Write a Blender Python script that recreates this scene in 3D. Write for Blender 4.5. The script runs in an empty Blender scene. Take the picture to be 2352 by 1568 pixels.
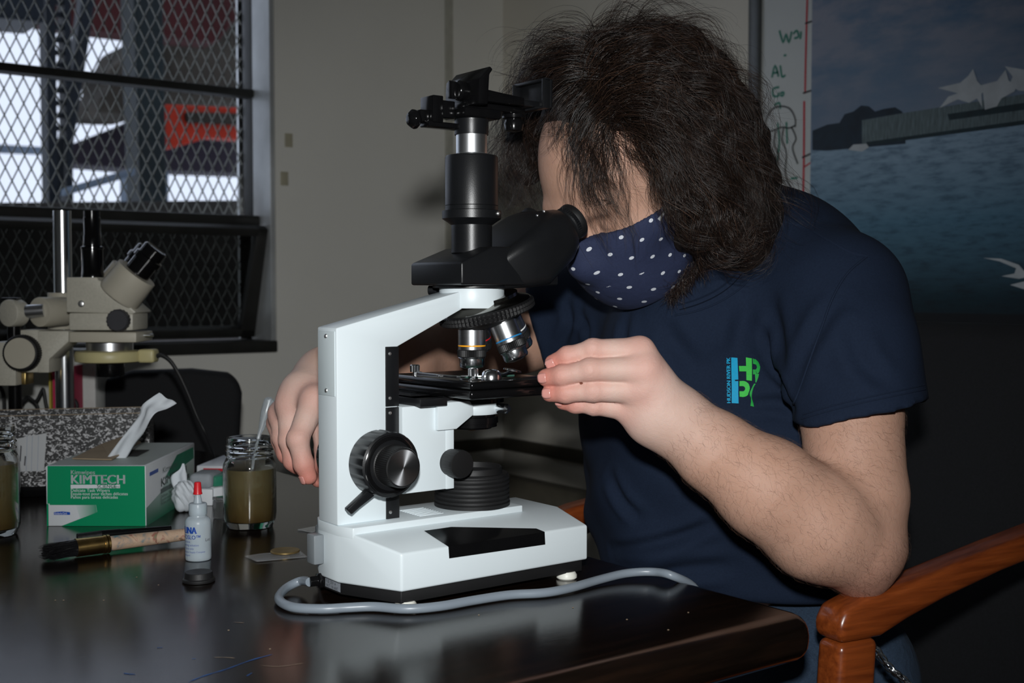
import bpy, bmesh, math, random
import numpy as np
from mathutils import Vector, Matrix
from mathutils.bvhtree import BVHTree

random.seed(7); np.random.seed(7)
scene = bpy.context.scene
COL = scene.collection
# ------------------------------------------------------------------ camera
# world axes: +x and +y follow the table edges / room walls, z is up (metres)
TABLE = 0.75
FPX = 2730.0; CXP = 1176.0; CYP = 784.0
PITCH = math.atan(114.0 / FPX)
RGT = np.array([.8, -.6, 0.]); HOR = np.array([.6, .8, 0.])
FWD = math.cos(PITCH) * HOR - math.sin(PITCH) * np.array([0, 0, 1.])
UPV = math.sin(PITCH) * HOR + math.cos(PITCH) * np.array([0, 0, 1.])
CAM = np.array([-0.5236, -0.8573, 1.0229])
cam_d = bpy.data.cameras.new('camera'); cam = bpy.data.objects.new('camera', cam_d); COL.objects.link(cam)
cam_d.sensor_width = 36.0; cam_d.lens = FPX / 2352.0 * 36.0
cam_d.clip_start = 0.02; cam_d.clip_end = 200
cam.matrix_world = Matrix((
    (RGT[0], UPV[0], -FWD[0], CAM[0]), (RGT[1], UPV[1], -FWD[1], CAM[1]),
    (RGT[2], UPV[2], -FWD[2], CAM[2]), (0, 0, 0, 1)))
cam_d.dof.use_dof = True; cam_d.dof.focus_distance = 1.14; cam_d.dof.aperture_fstop = 9.0
scene.camera = cam
# ------------------------------------------------------------------ world, flash, exposure
world = bpy.data.worlds.new('world'); scene.world = world; world.use_nodes = True
wn = world.node_tree.nodes; wl = world.node_tree.links
bg = wn['Background']; bg.inputs[0].default_value = (0.80, 0.86, 1.0, 1); bg.inputs[1].default_value = 1.25
fl_d = bpy.data.lights.new('camera_flash', 'SPOT'); fl = bpy.data.objects.new('camera_flash', fl_d); COL.objects.link(fl)
fl_d.energy = 53; fl_d.color = (0.985, 1.0, 1.0); fl_d.spot_size = math.radians(70); fl_d.spot_blend = 1.0
fl_d.shadow_soft_size = 0.022
fl_pos = Vector(CAM + UPV * 0.125 - FWD * 0.02)
fl_tgt = Vector(CAM + FWD * 1.2 - RGT * 0.02 - UPV * 0.05)
fl.location = fl_pos; fl.rotation_euler = (fl_tgt - fl_pos).to_track_quat('-Z', 'Y').to_euler()
vs = scene.view_settings
vs.view_transform = 'Standard'; vs.look = 'None'; vs.exposure = 0.0; vs.gamma = 1.0; vs.use_curve_mapping = False

def V(*a): return np.array(a, float)
def ray(x, y): return FWD + RGT * (x - CXP) / FPX - UPV * (y - CYP) / FPX
def at(x, y, dep):
    d = ray(x, y); return CAM + d * dep / (d @ HOR)
def on_z(x, y, z):
    d = ray(x, y); return CAM + d * (z - CAM[2]) / d[2]
def on_y(x, y, yy):
    d = ray(x, y); return CAM + d * (yy - CAM[1]) / d[1]
def on_x(x, y, xx):
    d = ray(x, y); return CAM + d * (xx - CAM[0]) / d[0]
# ------------------------------------------------------------------ materials
def s2l(c):
    c = c / 255.0
    return c / 12.92 if c <= .04045 else ((c + .055) / 1.055) ** 2.4
def rgb(r, g, b): return (s2l(r), s2l(g), s2l(b), 1)
MATS = {}
class N:
    """tiny node helper"""
    def __init__(s, m): s.t = m.node_tree; s.n = s.t.nodes; s.l = s.t.links
    def new(s, typ, **kw):
        n = s.n.new(typ)
        for k, v in kw.items(): setattr(n, k, v)
        return n
    def inp(s, n, i, v):
        if isinstance(v, bpy.types.NodeSocket): s.l.new(v, n.inputs[i])
        else: n.inputs[i].default_value = v
    def math(s, op, a, b=0.0, c=0.0):
        n = s.new('ShaderNodeMath', operation=op); s.inp(n, 0, a); s.inp(n, 1, b); s.inp(n, 2, c); return n.outputs[0]
    def mix(s, f, a, b, blend='MIX'):
        n = s.new('ShaderNodeMix', data_type='RGBA', blend_type=blend); s.inp(n, 0, f); s.inp(n, 6, a); s.inp(n, 7, b); return n.outputs[2]
    def coord(s, which='Object'): return s.new('ShaderNodeTexCoord').outputs[which]
    def mapping(s, vec, loc=(0, 0, 0), rot=(0, 0, 0), sc=(1, 1, 1)):
        n = s.new('ShaderNodeMapping'); s.l.new(vec, n.inputs[0]); n.inputs[1].default_value = loc; n.inputs[2].default_value = rot; n.inputs[3].default_value = sc; return n.outputs[0]
    def noise(s, vec, scale, detail=4, rough=.5, dist=0.0):
        n = s.new('ShaderNodeTexNoise'); s.l.new(vec, n.inputs['Vector']); n.inputs['Scale'].default_value = scale; n.inputs['Detail'].default_value = detail; n.inputs['Roughness'].default_value = rough; n.inputs['Distortion'].default_value = dist; return n.outputs[0]
    def ramp(s, f, stops, interp='LINEAR'):
        n = s.new('ShaderNodeValToRGB'); s.l.new(f, n.inputs[0]); e = n.color_ramp; e.interpolation = interp
        while len(e.elements) < len(stops): e.elements.new(.5)
        for el, (p, c) in zip(e.elements, stops): el.position = p; el.color = c
        return n.outputs[0]
    def bump(s, h, strength=.2, dist=.001):
        n = s.new('ShaderNodeBump'); n.inputs['Strength'].default_value = strength; n.inputs['Distance'].default_value = dist; s.l.new(h, n.inputs['Height']); return n.outputs[0]
    def sep(s, vec):
        n = s.new('ShaderNodeSeparateXYZ'); s.l.new(vec, n.inputs[0]); return n.outputs
def mat(name, color, rough=.5, metal=0.0, var=.08, vscale=40, bump=0.0, bscale=300, spec=.5, sss=0.0, trans=0.0, ior=1.45, coat=0.0, emit=None, alpha=1.0, stretch=(1, 1, 1)):
    if name in MATS: return MATS[name]
    m = bpy.data.materials.new(name); m.use_nodes = True; n = N(m); b = n.n['Principled BSDF']
    co = n.mapping(n.coord(), sc=stretch)
    nz = n.noise(co, vscale, 3)
    dk = tuple(c * (1 - var) for c in color[:3]) + (1,); lt = tuple(min(1, c * (1 + var)) for c in color[:3]) + (1,)
    n.l.new(n.ramp(nz, [(.3, dk), (.7, lt)]), b.inputs['Base Color'])
    b.inputs['Roughness'].default_value = rough; b.inputs['Metallic'].default_value = metal
    b.inputs['Specular IOR Level'].default_value = spec; b.inputs['IOR'].default_value = ior
    b.inputs['Transmission Weight'].default_value = trans; b.inputs['Coat Weight'].default_value = coat; b.inputs['Alpha'].default_value = alpha
    b.inputs['Coat Roughness'].default_value = .08
    if sss: b.inputs['Subsurface Weight'].default_value = sss; b.inputs['Subsurface Radius'].default_value = (.006, .002, .001); b.inputs['Subsurface Scale'].default_value = 1.0
    if bump: n.l.new(n.bump(n.noise(co, bscale, 3), bump, .0006), b.inputs['Normal'])
    if emit: b.inputs['Emission Color'].default_value = emit[0]; b.inputs['Emission Strength'].default_value = emit[1]
    MATS[name] = m; return m
# ------------------------------------------------------------------ mesh building
class B:
    """collects geometry; .obj() links it as ONE mesh object"""
    def __init__(s): s.v = []; s.f = []; s.xf = None
    def add(s, vs, fs):
        k = len(s.v)
        for p in vs:
            p = Vector(p)
            s.v.append(s.xf @ p if s.xf else p)
        s.f += [[i + k for i in f] for f in fs]; return s
    def box(s, x0, x1, y0, y1, z0, z1):
        return s.add([(x0, y0, z0), (x1, y0, z0), (x1, y1, z0), (x0, y1, z0), (x0, y0, z1), (x1, y0, z1), (x1, y1, z1), (x0, y1, z1)],
                     [(0, 3, 2, 1), (4, 5, 6, 7), (0, 1, 5, 4), (1, 2, 6, 5), (2, 3, 7, 6), (3, 0, 4, 7)])
    def prism(s, poly, axis, a, b):
        def p3(u, w, t): return {'x': (t, u, w), 'y': (u, t, w), 'z': (u, w, t)}[axis]
        n = len(poly)
        vs = [p3(u, w, a) for u, w in poly] + [p3(u, w, b) for u, w in poly]
        fs = [list(range(n))[::-1], list(range(n, 2 * n))] + [(i, (i + 1) % n, n + (i + 1) % n, n + i) for i in range(n)]
        return s.add(vs, fs)
    def lathe(s, prof, c=(0, 0, 0), ax=(0, 0, 1), seg=32, flute=None, ang=None):
        ax = Vector(ax).normalized(); c = Vector(c)
        u = ax.orthogonal().normalized(); w = ax.cross(u)
        vs = []; fs = []; m = len(prof)
        for pr in prof:
            r, t = pr[0], pr[1]; fl_ = pr[2] if len(pr) > 2 else 0
            for i in range(seg):
                a = 2 * math.pi * i / seg
                rr = r + (fl_ * (flute(a) if flute else 0))
                vs.append(c + ax * t + u * rr * math.cos(a) + w * rr * math.sin(a))
        for j in range(m - 1):
            for i in range(seg):
                k = (i + 1) % seg
                fs.append((j * seg + i, j * seg + k, (j + 1) * seg + k, (j + 1) * seg + i))
        if prof[0][0] > 1e-6: fs.append(list(range(seg))[::-1])
        if prof[-1][0] > 1e-6: fs.append(list(range((m - 1) * seg, m * seg)))
        return s.add(vs, fs)
    def cyl(s, a, b, r, r2=None, seg=24):
        a = Vector(a); b = Vector(b); d = b - a
        return s.lathe([(r, 0), (r if r2 is None else r2, d.length)], a, d, seg)
    def tube(s, pts, r, seg=8, smooth=6):
        pts = [Vector(p) for p in pts]
        if smooth > 1: pts = spline(pts, smooth)
        rs = r if hasattr(r, '__len__') else None
        n = len(pts); vs = []; fs = []
        t = (pts[1] - pts[0]).normalized(); u = t.orthogonal().normalized()
        for i, p in enumerate(pts):
            t2 = (pts[min(i + 1, n - 1)] - pts[max(i - 1, 0)]).normalized()
            u = (u - t2 * u.dot(t2)).normalized(); w = t2.cross(u)
            if rs:
                q = i / (n - 1) * (len(rs) - 1); k = min(int(q), len(rs) - 2); rr = rs[k] + (rs[k + 1] - rs[k]) * (q - k)
            else: rr = r
            for k in range(seg):
                a = 2 * math.pi * k / seg
                vs.append(p + u * rr * math.cos(a) + w * rr * math.sin(a))
        for j in range(n - 1):
            for i in range(seg):
                k = (i + 1) % seg; fs.append((j * seg + i, j * seg + k, (j + 1) * seg + k, (j + 1) * seg + i))
        fs.append(list(range(seg))[::-1]); fs.append(list(range((n - 1) * seg, n * seg)))
        return s.add(vs, fs)
    def sphere(s, c, r, seg=16, rings=8, sc=(1, 1, 1)):
        prof = [(max(1e-7, r * math.sin(math.pi * j / rings)), -r * math.cos(math.pi * j / rings)) for j in range(rings + 1)]
        k = len(s.v); s.lathe(prof, (0, 0, 0), (0, 0, 1), seg)
        for i in range(k, len(s.v)): s.v[i] = Vector((s.v[i].x * sc[0], s.v[i].y * sc[1], s.v[i].z * sc[2])) + Vector(c)
        return s
    def obj(s, name, m, parent=None, bevel=0.0, bseg=2, smooth=True, ang=35, off=None, recalc=True):
        me = bpy.data.meshes.new(name)
        bm = bmesh.new()
        o3 = Vector(off) if off is not None else (Vector(parent['off']) if parent is not None and 'off' in parent else Vector((0, 0, 0)))
        bv = [bm.verts.new(p - o3) for p in s.v]
        for f in s.f:
            try: bm.faces.new([bv[i] for i in f])
            except ValueError: pass
        if recalc: bmesh.ops.remove_doubles(bm, verts=bm.verts, dist=1e-6); bmesh.ops.recalc_face_normals(bm, faces=bm.faces)
        if bevel:
            es = [e for e in bm.edges if len(e.link_faces) == 2 and e.calc_face_angle(0) > math.radians(28)]
            bmesh.ops.bevel(bm, geom=es, offset=bevel, segments=bseg, profile=.5, affect='EDGES', clamp_overlap=True)
        bm.to_mesh(me); bm.free()
        return link(name, me, m, parent, smooth, ang)
def link(name, me, m, parent=None, smooth=True, ang=35):
    if smooth:
        me.shade_smooth()
        if ang < 180: me.set_sharp_from_angle(angle=math.radians(ang))
    if m: me.materials.append(m)
    o = bpy.data.objects.new(name, me); COL.objects.link(o)
    if parent: o.parent = parent
    return o
def spline(pts, k):
    out = []; n = len(pts)
    for i in range(n - 1):
        p0 = pts[max(i - 1, 0)]; p1 = pts[i]; p2 = pts[i + 1]; p3 = pts[min(i + 2, n - 1)]
        for j in range(k):
            t = j / k
            out.append(.5 * ((2 * p1) + (p2 - p0) * t + (2 * p0 - 5 * p1 + 4 * p2 - p3) * t * t + (3 * p1 - p0 - 3 * p2 + p3) * t ** 3))
    out.append(pts[-1]); return out
def tag(o, label=None, cat=None, group=None, kind=None):
    if label: o['label'] = label
    if cat: o['category'] = cat
    if group: o['group'] = group
    if kind: o['kind'] = kind
    return o
def thing(name, label, cat, loc=(0, 0, 0), rotz=0, group=None, world_coords=False):
    o = bpy.data.objects.new(name, None); COL.objects.link(o)
    o.empty_display_size = .02
    o.location = loc; o.rotation_euler = (0, 0, rotz)
    if world_coords: o['off'] = tuple(float(a) for a in loc)
    return tag(o, label, cat, group)
def text_mesh(txt, size, bold=0.0, align='LEFT', xs=1.0, shear=0.0, space=1.0):
    cu = bpy.data.curves.new('txt', 'FONT'); cu.body = txt; cu.size = size; cu.offset = bold; cu.align_x = align; cu.shear = shear; cu.space_character = space
    cu.resolution_u = 3
    ob = bpy.data.objects.new('txt', cu); COL.objects.link(ob)
    dg = bpy.context.evaluated_depsgraph_get(); dg.update()
    me = bpy.data.meshes.new_from_object(ob.evaluated_get(dg))
    vs = [(v.co.x * xs, v.co.y) for v in me.vertices]; fs = [list(p.vertices) for p in me.polygons]
    bpy.data.objects.remove(ob); bpy.data.curves.remove(cu); bpy.data.meshes.remove(me)
    return vs, fs
def print_text(name, txt, size, frame, m, parent, bold=0.0, align='LEFT', xs=1.0, space=1.0, shear=0.0):
    """flat lettering: frame(u, v) -> 3D point"""
    vs, fs = text_mesh(txt, size, 0.0, align, xs, shear, space)
    b = B()
    for du in ((0,) if not bold else (-bold, 0, bold)): b.add([frame(u + du, v) for u, v in vs], fs)
    return b.obj(name, m, parent, smooth=False, recalc=False)
# ------------------------------------------------------------------ common materials
M_WHITE = mat('white_enamel', rgb(220, 230, 234), .38, var=.015, vscale=8, bump=.05, bscale=900)
M_GREYPANEL = mat('grey_enamel', rgb(205, 216, 219), .42, var=.02, vscale=8)
M_BLACK = mat('black_satin_paint', rgb(22, 23, 25), .34, var=.1, bump=.12, bscale=1400)
M_BLACKG = mat('black_gloss_plastic', rgb(14, 14, 15), .16, var=.1)
M_BLACKM = mat('black_matte', rgb(24, 24, 25), .55, var=.1, bump=.1, bscale=700)
M_RUBBER = mat('black_knurl', rgb(20, 20, 21), .5, var=.1)
M_CHROME = mat('chrome', (.80, .82, .84, 1), .20, 1.0, var=.03)
M_STEEL = mat('brushed_steel', (.70, .71, .73, 1), .30, 1.0, var=.05, stretch=(1, 1, 8))
M_ALU = mat('satin_aluminium', (.78, .8, .82, 1), .33, 1.0, var=.03)
M_SILVERD = mat('spun_silver', (.6, .62, .64, 1), .25, 1.0, var=.05)
M_SCREW = mat('screw_metal', (.85, .85, .84, 1), .4, 1.0, var=.05)
M_PWHITE = mat('white_plastic', rgb(232, 232, 222), .4, var=.03)
# ================================================================== ROOM
WY = 1.70; WX = 1.364; XL = -2.3; YN = -2.2; CEIL = 2.65
M_WALL = mat('wall_paint', rgb(232, 230, 222), .62, var=.03, vscale=3, bump=.08, bscale=120)
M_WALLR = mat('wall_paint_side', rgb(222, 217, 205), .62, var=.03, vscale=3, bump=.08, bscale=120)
M_FLOOR = mat('floor_vinyl', rgb(70, 66, 60), .5, var=.12, vscale=6)
M_CEIL = mat('ceiling_paint', rgb(210, 208, 200), .8, var=.03, vscale=4)
def struct(name, b, m, parent=None, **kw):
    o = b.obj(name, m, parent, **kw)
    if parent is None: o['kind'] = 'structure'
    return o
struct('floor', B().box(XL - .1, WX + .1, YN - .1, WY + .25, -.1, 0), M_FLOOR)
struct('ceiling', B().box(XL - .1, WX + .1, YN - .1, WY + .25, CEIL, CEIL + .1), M_CEIL)
struct('wall_left', B().box(XL - .1, XL, YN - .1, WY + .25, 0, CEIL), M_WALL)
struct('wall_front', B().box(XL, WX, YN - .1, YN, 0, CEIL), M_WALL)
struct('wall_right', B().box(WX, WX + .1, YN - .1, WY + .25, 0, CEIL), M_WALLR)
wr = on_y(634, 500, WY)[0]; wbz = on_y(500, 791, WY)[2]; wlx = -.95; wtz = 2.25
b = B()
b.box(XL, wlx, WY, WY + .2, 0, CEIL); b.box(wr, WX, WY, WY + .2, 0, CEIL)
b.box(wlx, wr, WY, WY + .2, 0, wbz); b.box(wlx, wr, WY, WY + .2, wtz, CEIL)
struct('wall_back', b, M_WALL)
# conduit strip and trims on the back wall
cx0 = on_y(1022, 300, WY)[0]; cx1 = on_y(1040, 300, WY)[0]
struct('trim_1', B().box(cx0, cx0 + .012, WY - .006, WY + .001, .12, CEIL).box(cx0 + .014, cx1, WY - .003, WY + .001, .12, CEIL), mat('trim_paint', rgb(186, 184, 172), .5), bevel=.001)
hz = on_x(1290, 1035, WX)[2]
struct('trim_2', B().box(WX - .016, WX + .001, -1.4, WY, hz - .02, hz + .012), mat('conduit_paint', rgb(70, 66, 56), .5), bevel=.004)
struct('trim_3', B().box(.75, WX - .016, WY - .014, WY + .001, hz - .02, hz + .012), mat('conduit_paint', rgb(70, 66, 56), .5), bevel=.004)
hz2 = on_x(1290, 1120, WX)[2]
struct('baseboard_right', B().box(WX - .05, WX + .001, -1.4, WY, hz2 - .05, hz2 + .01), mat('radiator_paint', rgb(120, 114, 100), .5), bevel=.006)
for i, (px, py, w, hgt) in enumerate([(663, 322, .010, .016), (653, 410, .010, .016)]):
    p = on_y(px, py, WY)
    o = B().box(p[0] - w, p[0] + w, WY - .0012, WY + .0005, p[2] - hgt, p[2] + hgt).obj('tape_scrap', mat('old_tape', rgb(178, 172, 150), .45), bevel=.0005)
    tag(o, ['yellowed tape scrap on the wall, the higher of two beside the window', 'yellowed tape scrap on the wall, the lower of two beside the window'][i], 'tape')
# ------------------------------------------------------------------ window
GY = 1.82
M_SASH = mat('window_steel_dark', rgb(40, 40, 38), .5, var=.2, vscale=20, bump=.2, bscale=150)
M_REVEAL = mat('reveal_metal', rgb(186, 189, 190), .3, .25, var=.25, vscale=6)
M_MESH = mat('mesh_galvanised', rgb(150, 150, 142), .55, .3, var=.15)
gm = bpy.data.materials.new('window_glass'); gm.use_nodes = True; n = N(gm); n.n.remove(n.n['Principled BSDF'])
tr = n.new('ShaderNodeBsdfTransparent'); tr.inputs[0].default_value = (.93, .95, .97, 1)
gl = n.new('ShaderNodeBsdfGlossy'); gl.inputs['Roughness'].default_value = .05
df = n.new('ShaderNodeBsdfDiffuse'); df.inputs[0].default_value = rgb(150, 152, 150)
mx = n.new('ShaderNodeMixShader'); mx.inputs[0].default_value = .02; n.l.new(tr.outputs[0], mx.inputs[1]); n.l.new(gl.outputs[0], mx.inputs[2])
mx2 = n.new('ShaderNodeMixShader'); dirt = n.noise(n.coord(), 9, 6, .65)
n.l.new(n.math('MULTIPLY', n.math('POWER', dirt, 2.0), .06), mx2.inputs[0]); n.l.new(mx.outputs[0], mx2.inputs[1]); n.l.new(df.outputs[0], mx2.inputs[2])
n.l.new(mx2.outputs[0], n.n['Material Output'].inputs[0])
win = thing('window_1', None, None); win['kind'] = 'structure'
fxr = on_y(580, 300, GY)[0]
barz = (on_y(300, 180, GY)[2], on_y(300, 199, GY)[2])
railz = (on_y(300, 487, GY)[2], on_y(300, 512, GY)[2])
# lined reveal on the right, dark frame of the fixed sash
B().box(wr - .012, wr, WY + .004, GY + .07, wbz, wtz).obj('jamb_lining', M_REVEAL, win, bevel=.002)
B().box(fxr + .01, wr - .012, GY - .012, GY + .06, wbz, wtz).obj('frame_stop', M_REVEAL, win, bevel=.003)
fr = B().box(fxr - .012, fxr + .012, GY - .022, GY + .03, railz[1], wtz)
fr.obj('frame_stile', M_SASH, win, bevel=.003)
B().box(wlx, fxr, GY - .03, GY + .01, barz[1], barz[0]).obj('glazing_bar', M_SASH, win, bevel=.002)
B().box(wlx, wr - .012, GY - .06, GY + .03, railz[1], railz[0]).obj('middle_rail', M_SASH, win, bevel=.004)
B().box(wlx, wr - .012, GY - .03, GY + .03, wtz - .06, wtz).obj('head_rail', M_SASH, win, bevel=.004)
B().box(wlx, wr, WY - .006, GY + .06, wbz - .022, wbz + .006).obj('sill', M_SASH, win, bevel=.004)
B().box(wlx, fxr, GY + .004, GY + .008, railz[1], wtz).obj('glass_pane', gm, win, smooth=False)
# expanded metal guard: two families of slanted strands clipped to the opening
def guard(b, x0, x1, z0, z1, y, w, hh, t):
    sl = hh / w
    for fam in (1, -1):
        k0 = int(math.floor((-(z1 - z0) / sl) / w)) - 2; k1 = int((x1 - x0 + (z1 - z0) / sl) / w) + 2
        for k in range(k0, k1):
            xa = x0 + k * w
            # line: x = xa + fam*(z-z0)/sl
            za, zb_ = z0, z1
            if fam == 1:
                za = max(z0, z0 + (x0 - xa) * sl); zb_ = min(z1, z0 + (x1 - xa) * sl)
            else:
                za = max(z0, z0 + (xa - x1) * sl); zb_ = min(z1, z0 + (xa - x0) * sl)
            if zb_ - za < .01: continue
            p = V(xa + fam * (za - z0) / sl, y, za); q = V(xa + fam * (zb_ - z0) / sl, y, zb_)
            d = (q - p) / np.linalg.norm(q - p); s_ = V(d[2], 0, -d[0]) * t; e = V(0, t * 1.1, 0)
            b.add([p - s_ - e, p + s_ - e, p + s_ + e, p - s_ + e, q - s_ - e, q + s_ - e, q + s_ + e, q - s_ + e],
                  [(0, 1, 5, 4), (1, 2, 6, 5), (2, 3, 7, 6), (3, 0, 4, 7)])
mw = (on_y(50, 300, GY + .04) - on_y(20, 300, GY + .04))[0]; mh = (on_y(30, 270, GY + .04) - on_y(30, 330, GY + .04))[2]
g = B(); guard(g, wlx + .02, fxr - .002, railz[1] - .0, wtz - .02, GY + .04, mw, mh, .0013)
g.obj('expanded_mesh', M_MESH, win, smooth=False, recalc=False)
# lower hopper sash, tilted inwards at the top
HT = WY + .03; HB = GY - .01
TR_ = on_y(629, 522, HT); BR_ = on_y(588, 768, HB)
TL_ = V(wlx + .02, HT, TR_[2]); BL_ = V(wlx + .02, HB, BR_[2])
def hop(u, v, dpt=0.0):   # u 0..1 left-right, v 0..1 bottom-top
    nrm = V(0, -1, -.45); nrm /= np.linalg.norm(nrm)
    return (BL_ * (1 - u) + BR_ * u) * (1 - v) + (TL_ * (1 - u) + TR_ * u) * v + nrm * dpt
def hbox(u0, u1, v0, v1, d0, d1):
    b = B(); b.add([hop(u, v, d) for d in (d0, d1) for (u, v) in ((u0, v0), (u1, v0), (u1, v1), (u0, v1))],
                   [(0, 3, 2, 1), (4, 5, 6, 7), (0, 1, 5, 4), (1, 2, 6, 5), (2, 3, 7, 6), (3, 0, 4, 7)]); return b
hbox(.972, 1, 0, 1, -.01, .014).obj('sash_stile', M_SASH, win, bevel=.002)
hbox(0, 1, .93, 1, -.01, .014).obj('sash_top_rail', M_SASH, win, bevel=.002)
hbox(0, 1, 0, .075, -.01, .014).obj('sash_bottom_rail', M_SASH, win, bevel=.002)
gm2 = gm.copy(); gm2.name = 'grimy_glass'
for nd_ in gm2.node_tree.nodes:
    if nd_.type == 'BSDF_TRANSPARENT': nd_.inputs[0].default_value = (.42, .43, .42, 1)
hbox(0, .972, .075, .93, -.001, .001).obj('sash_glass', gm2, win, smooth=False)
# wire of the lower sash
g = B(); guard(g, wlx + .02, BR_[0], BR_[2], TR_[2] + .02, GY + .055, mw, mh, .0013)
g.obj('expanded_mesh', M_MESH, win, smooth=False, recalc=False)
# ------------------------------------------------------------------ outside
def ext(name, poly, y, th, m, label, cat, bevel=.01):
    pts = [on_y(px, py, y) for px, py in poly]
    o = B().prism([(p[0], p[2]) for p in pts], 'y', y, y + th).obj(name, m, bevel=bevel, smooth=False)
    tag(o, label, cat); return o
X_NAVY = mat('ext_navy_steel', rgb(16, 22, 29), .5, spec=.12, var=.2, vscale=3); X_RED = mat('ext_red_cladding', rgb(48, 14, 15), .6, spec=.12, var=.2, vscale=3)
X_DEB = mat('ext_rubble', rgb(50, 46, 41), .9, spec=.12, var=.45, vscale=4, bump=.5, bscale=9); X_ORG = mat('ext_orange_panel', rgb(140, 36, 18), .6, spec=.12, var=.15, vscale=3)
X_PUR = mat('ext_dull_purple', rgb(34, 29, 37), .7, spec=.12, var=.2, vscale=2); X_GRY = mat('ext_pale_steel', rgb(86, 96, 108), .6, spec=.12, var=.2, vscale=3)
X_DARK = mat('ext_dark_wall', rgb(34, 32, 30), .8, spec=.12, var=.3, vscale=3)
ext('steel_beam', [(-160, -80), (104, -80), (104, 50), (-160, 26)], 4.2, .3, X_NAVY, 'dark navy steel beam outside, top left beyond the window mesh', 'beam')
ext('roof_fascia', [(100, -80), (640, -80), (500, 98), (300, 80), (150, 62), (100, 52)], 5.6, .2, X_RED, 'dark red roof fascia outside the upper window', 'roof')
lc = thing('lattice_column', 'navy steel lattice column with a row of bright gaps outside the window', 'column', tuple(on_y(135, 470, 4.4)), world_coords=True)
for a, c in ((103, 126), (146, 161)):
    pts = [on_y(q, y, 4.4) for q, y in ((a, -80), (c, -80), (c + 18, 1200), (a + 22, 1200))]
    B().prism([(p[0], p[2]) for p in pts], 'y', 4.4, 4.5).obj('channel', X_NAVY, lc, smooth=False)
yy = -60
while yy < 478:
    if not 288 < yy < 330 or True:
        solid = 300 < yy < 425
        pts = [on_y(q, y, 4.42) for q, y in ((127, yy), (148, yy), (148, yy + (30 if solid else 12)), (127, yy + (30 if solid else 12)))]
        B().prism([(p[0], p[2]) for p in pts], 'y', 4.42, 4.44).obj('batten', X_NAVY, lc, smooth=False)
    yy += 29
ext('diagonal_brace', [(200, -80), (232, -80), (170, 330), (120, 1000), (96, 1000), (146, 320)], 4.6, .1, X_NAVY, 'slanted dark steel brace outside beside the lattice column', 'brace')
ext('steel_post', [(306, -80), (374, -80), (400, 1200), (346, 1200)], 4.7, .2, mat('ext_green_steel', rgb(18, 26, 28), .5, spec=.12, var=.25, vscale=3), 'broad grey-green steel post outside the middle of the window', 'post')
ext('rubble_heap', [(302, 96), (330, 84), (390, 96), (420, 82), (480, 88), (520, 30), (600, 20), (600, 235), (480, 240), (375, 250), (330, 262), (290, 262), (226, 258), (232, 225), (262, 190), (250, 160), (290, 130)], 6.2, .6, X_DEB, 'grey torn rubble wall outside behind the steel post', 'rubble', .03)
ext('orange_panel', [(362, 238), (620, 250), (620, 326), (480, 316), (392, 342), (366, 300)], 4.905, .1, X_ORG, 'orange-red panel outside at the right of the window', 'panel')
ext('panel_stripe', [(428, 256), (620, 262), (620, 290), (430, 280)], 4.87, .034, X_DEB, 'grey weathered board across the orange panel outside', 'board')
ext('far_girder', [(166, 332), (300, 280), (330, 265), (640, 300), (640, 402), (390, 392), (300, 388), (166, 376)], 6.802, .3, X_PUR, 'dull purple girder outside above the bright strip', 'girder')
ext('strut', [(148, 432), (312, 384), (312, 402), (148, 450)], 4.3, .06, X_GRY, 'pale slanted steel strut outside, low in the window', 'strut')
ext('pale_post', [(300, 388), (388, 392), (390, 1200), (306, 1200)], 6.3, .2, X_GRY, 'pale blue-grey post base outside under the steel post', 'post')
ext('far_railing', [(-160, 322), (116, 338), (116, 354), (-160, 343)], 9.0, .1, X_GRY, 'thin pale horizontal railing far outside at the left', 'railing')
ext('low_wall', [(-900, 474), (900, 456), (900, 1000), (-900, 1000)], 3.4, .3, X_DARK, 'dark low wall outside behind the lower sash', 'wall')
# ------------------------------------------------------------------ whiteboard, poster
BX = WX - .022
wbd = thing('whiteboard', 'white marker board with green notes on the right wall', 'whiteboard', (BX, .2, 1.0), world_coords=True)
bl = on_x(1748, 300, BX)[1]; bz = on_x(2200, 752, BX)[2]
M_BOARD = mat('whiteboard_surface', rgb(196, 200, 198), .25, var=.03, vscale=4)
M_FRAME = mat('board_frame', rgb(96, 98, 98), .35, .6, var=.06)
B().box(BX, WX, -1.0, bl, bz, 2.1).obj('board', M_BOARD, wbd)
B().box(BX - .008, WX, bl, bl + .03, bz - .01, 2.1).obj('side_frame', M_FRAME, wbd, bevel=.002)
B().box(BX - .055, WX, -1.0, bl + .03, bz - .012, bz).obj('marker_tray', M_FRAME, wbd, bevel=.003)
def stroke(pxs, w, x, m, name, parent, k=5):
    pts = [Vector(on_x(px, py, x)) for px, py in pxs]
    if k > 1: pts = spline(pts, k)
    b = B(); vs = []
    for i, p in enumerate(pts):
        t = (pts[min(i + 1, len(pts) - 1)] - pts[max(i - 1, 0)]).normalized(); s_ = Vector((0, -t.z, t.y)) * w
        vs += [p - s_, p + s_]
    b.add(vs, [(2 * i, 2 * i + 1, 2 * i + 3, 2 * i + 2) for i in range(len(pts) - 1)])
    return b.obj(name, m, parent, smooth=False, recalc=False)
INKG = mat('green_marker', rgb(40, 128, 108), .5); INKK = mat('black_marker', rgb(34, 34, 36), .5); INKR = mat('red_marker', rgb(196, 46, 60), .5)
XS = BX - .0008
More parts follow.
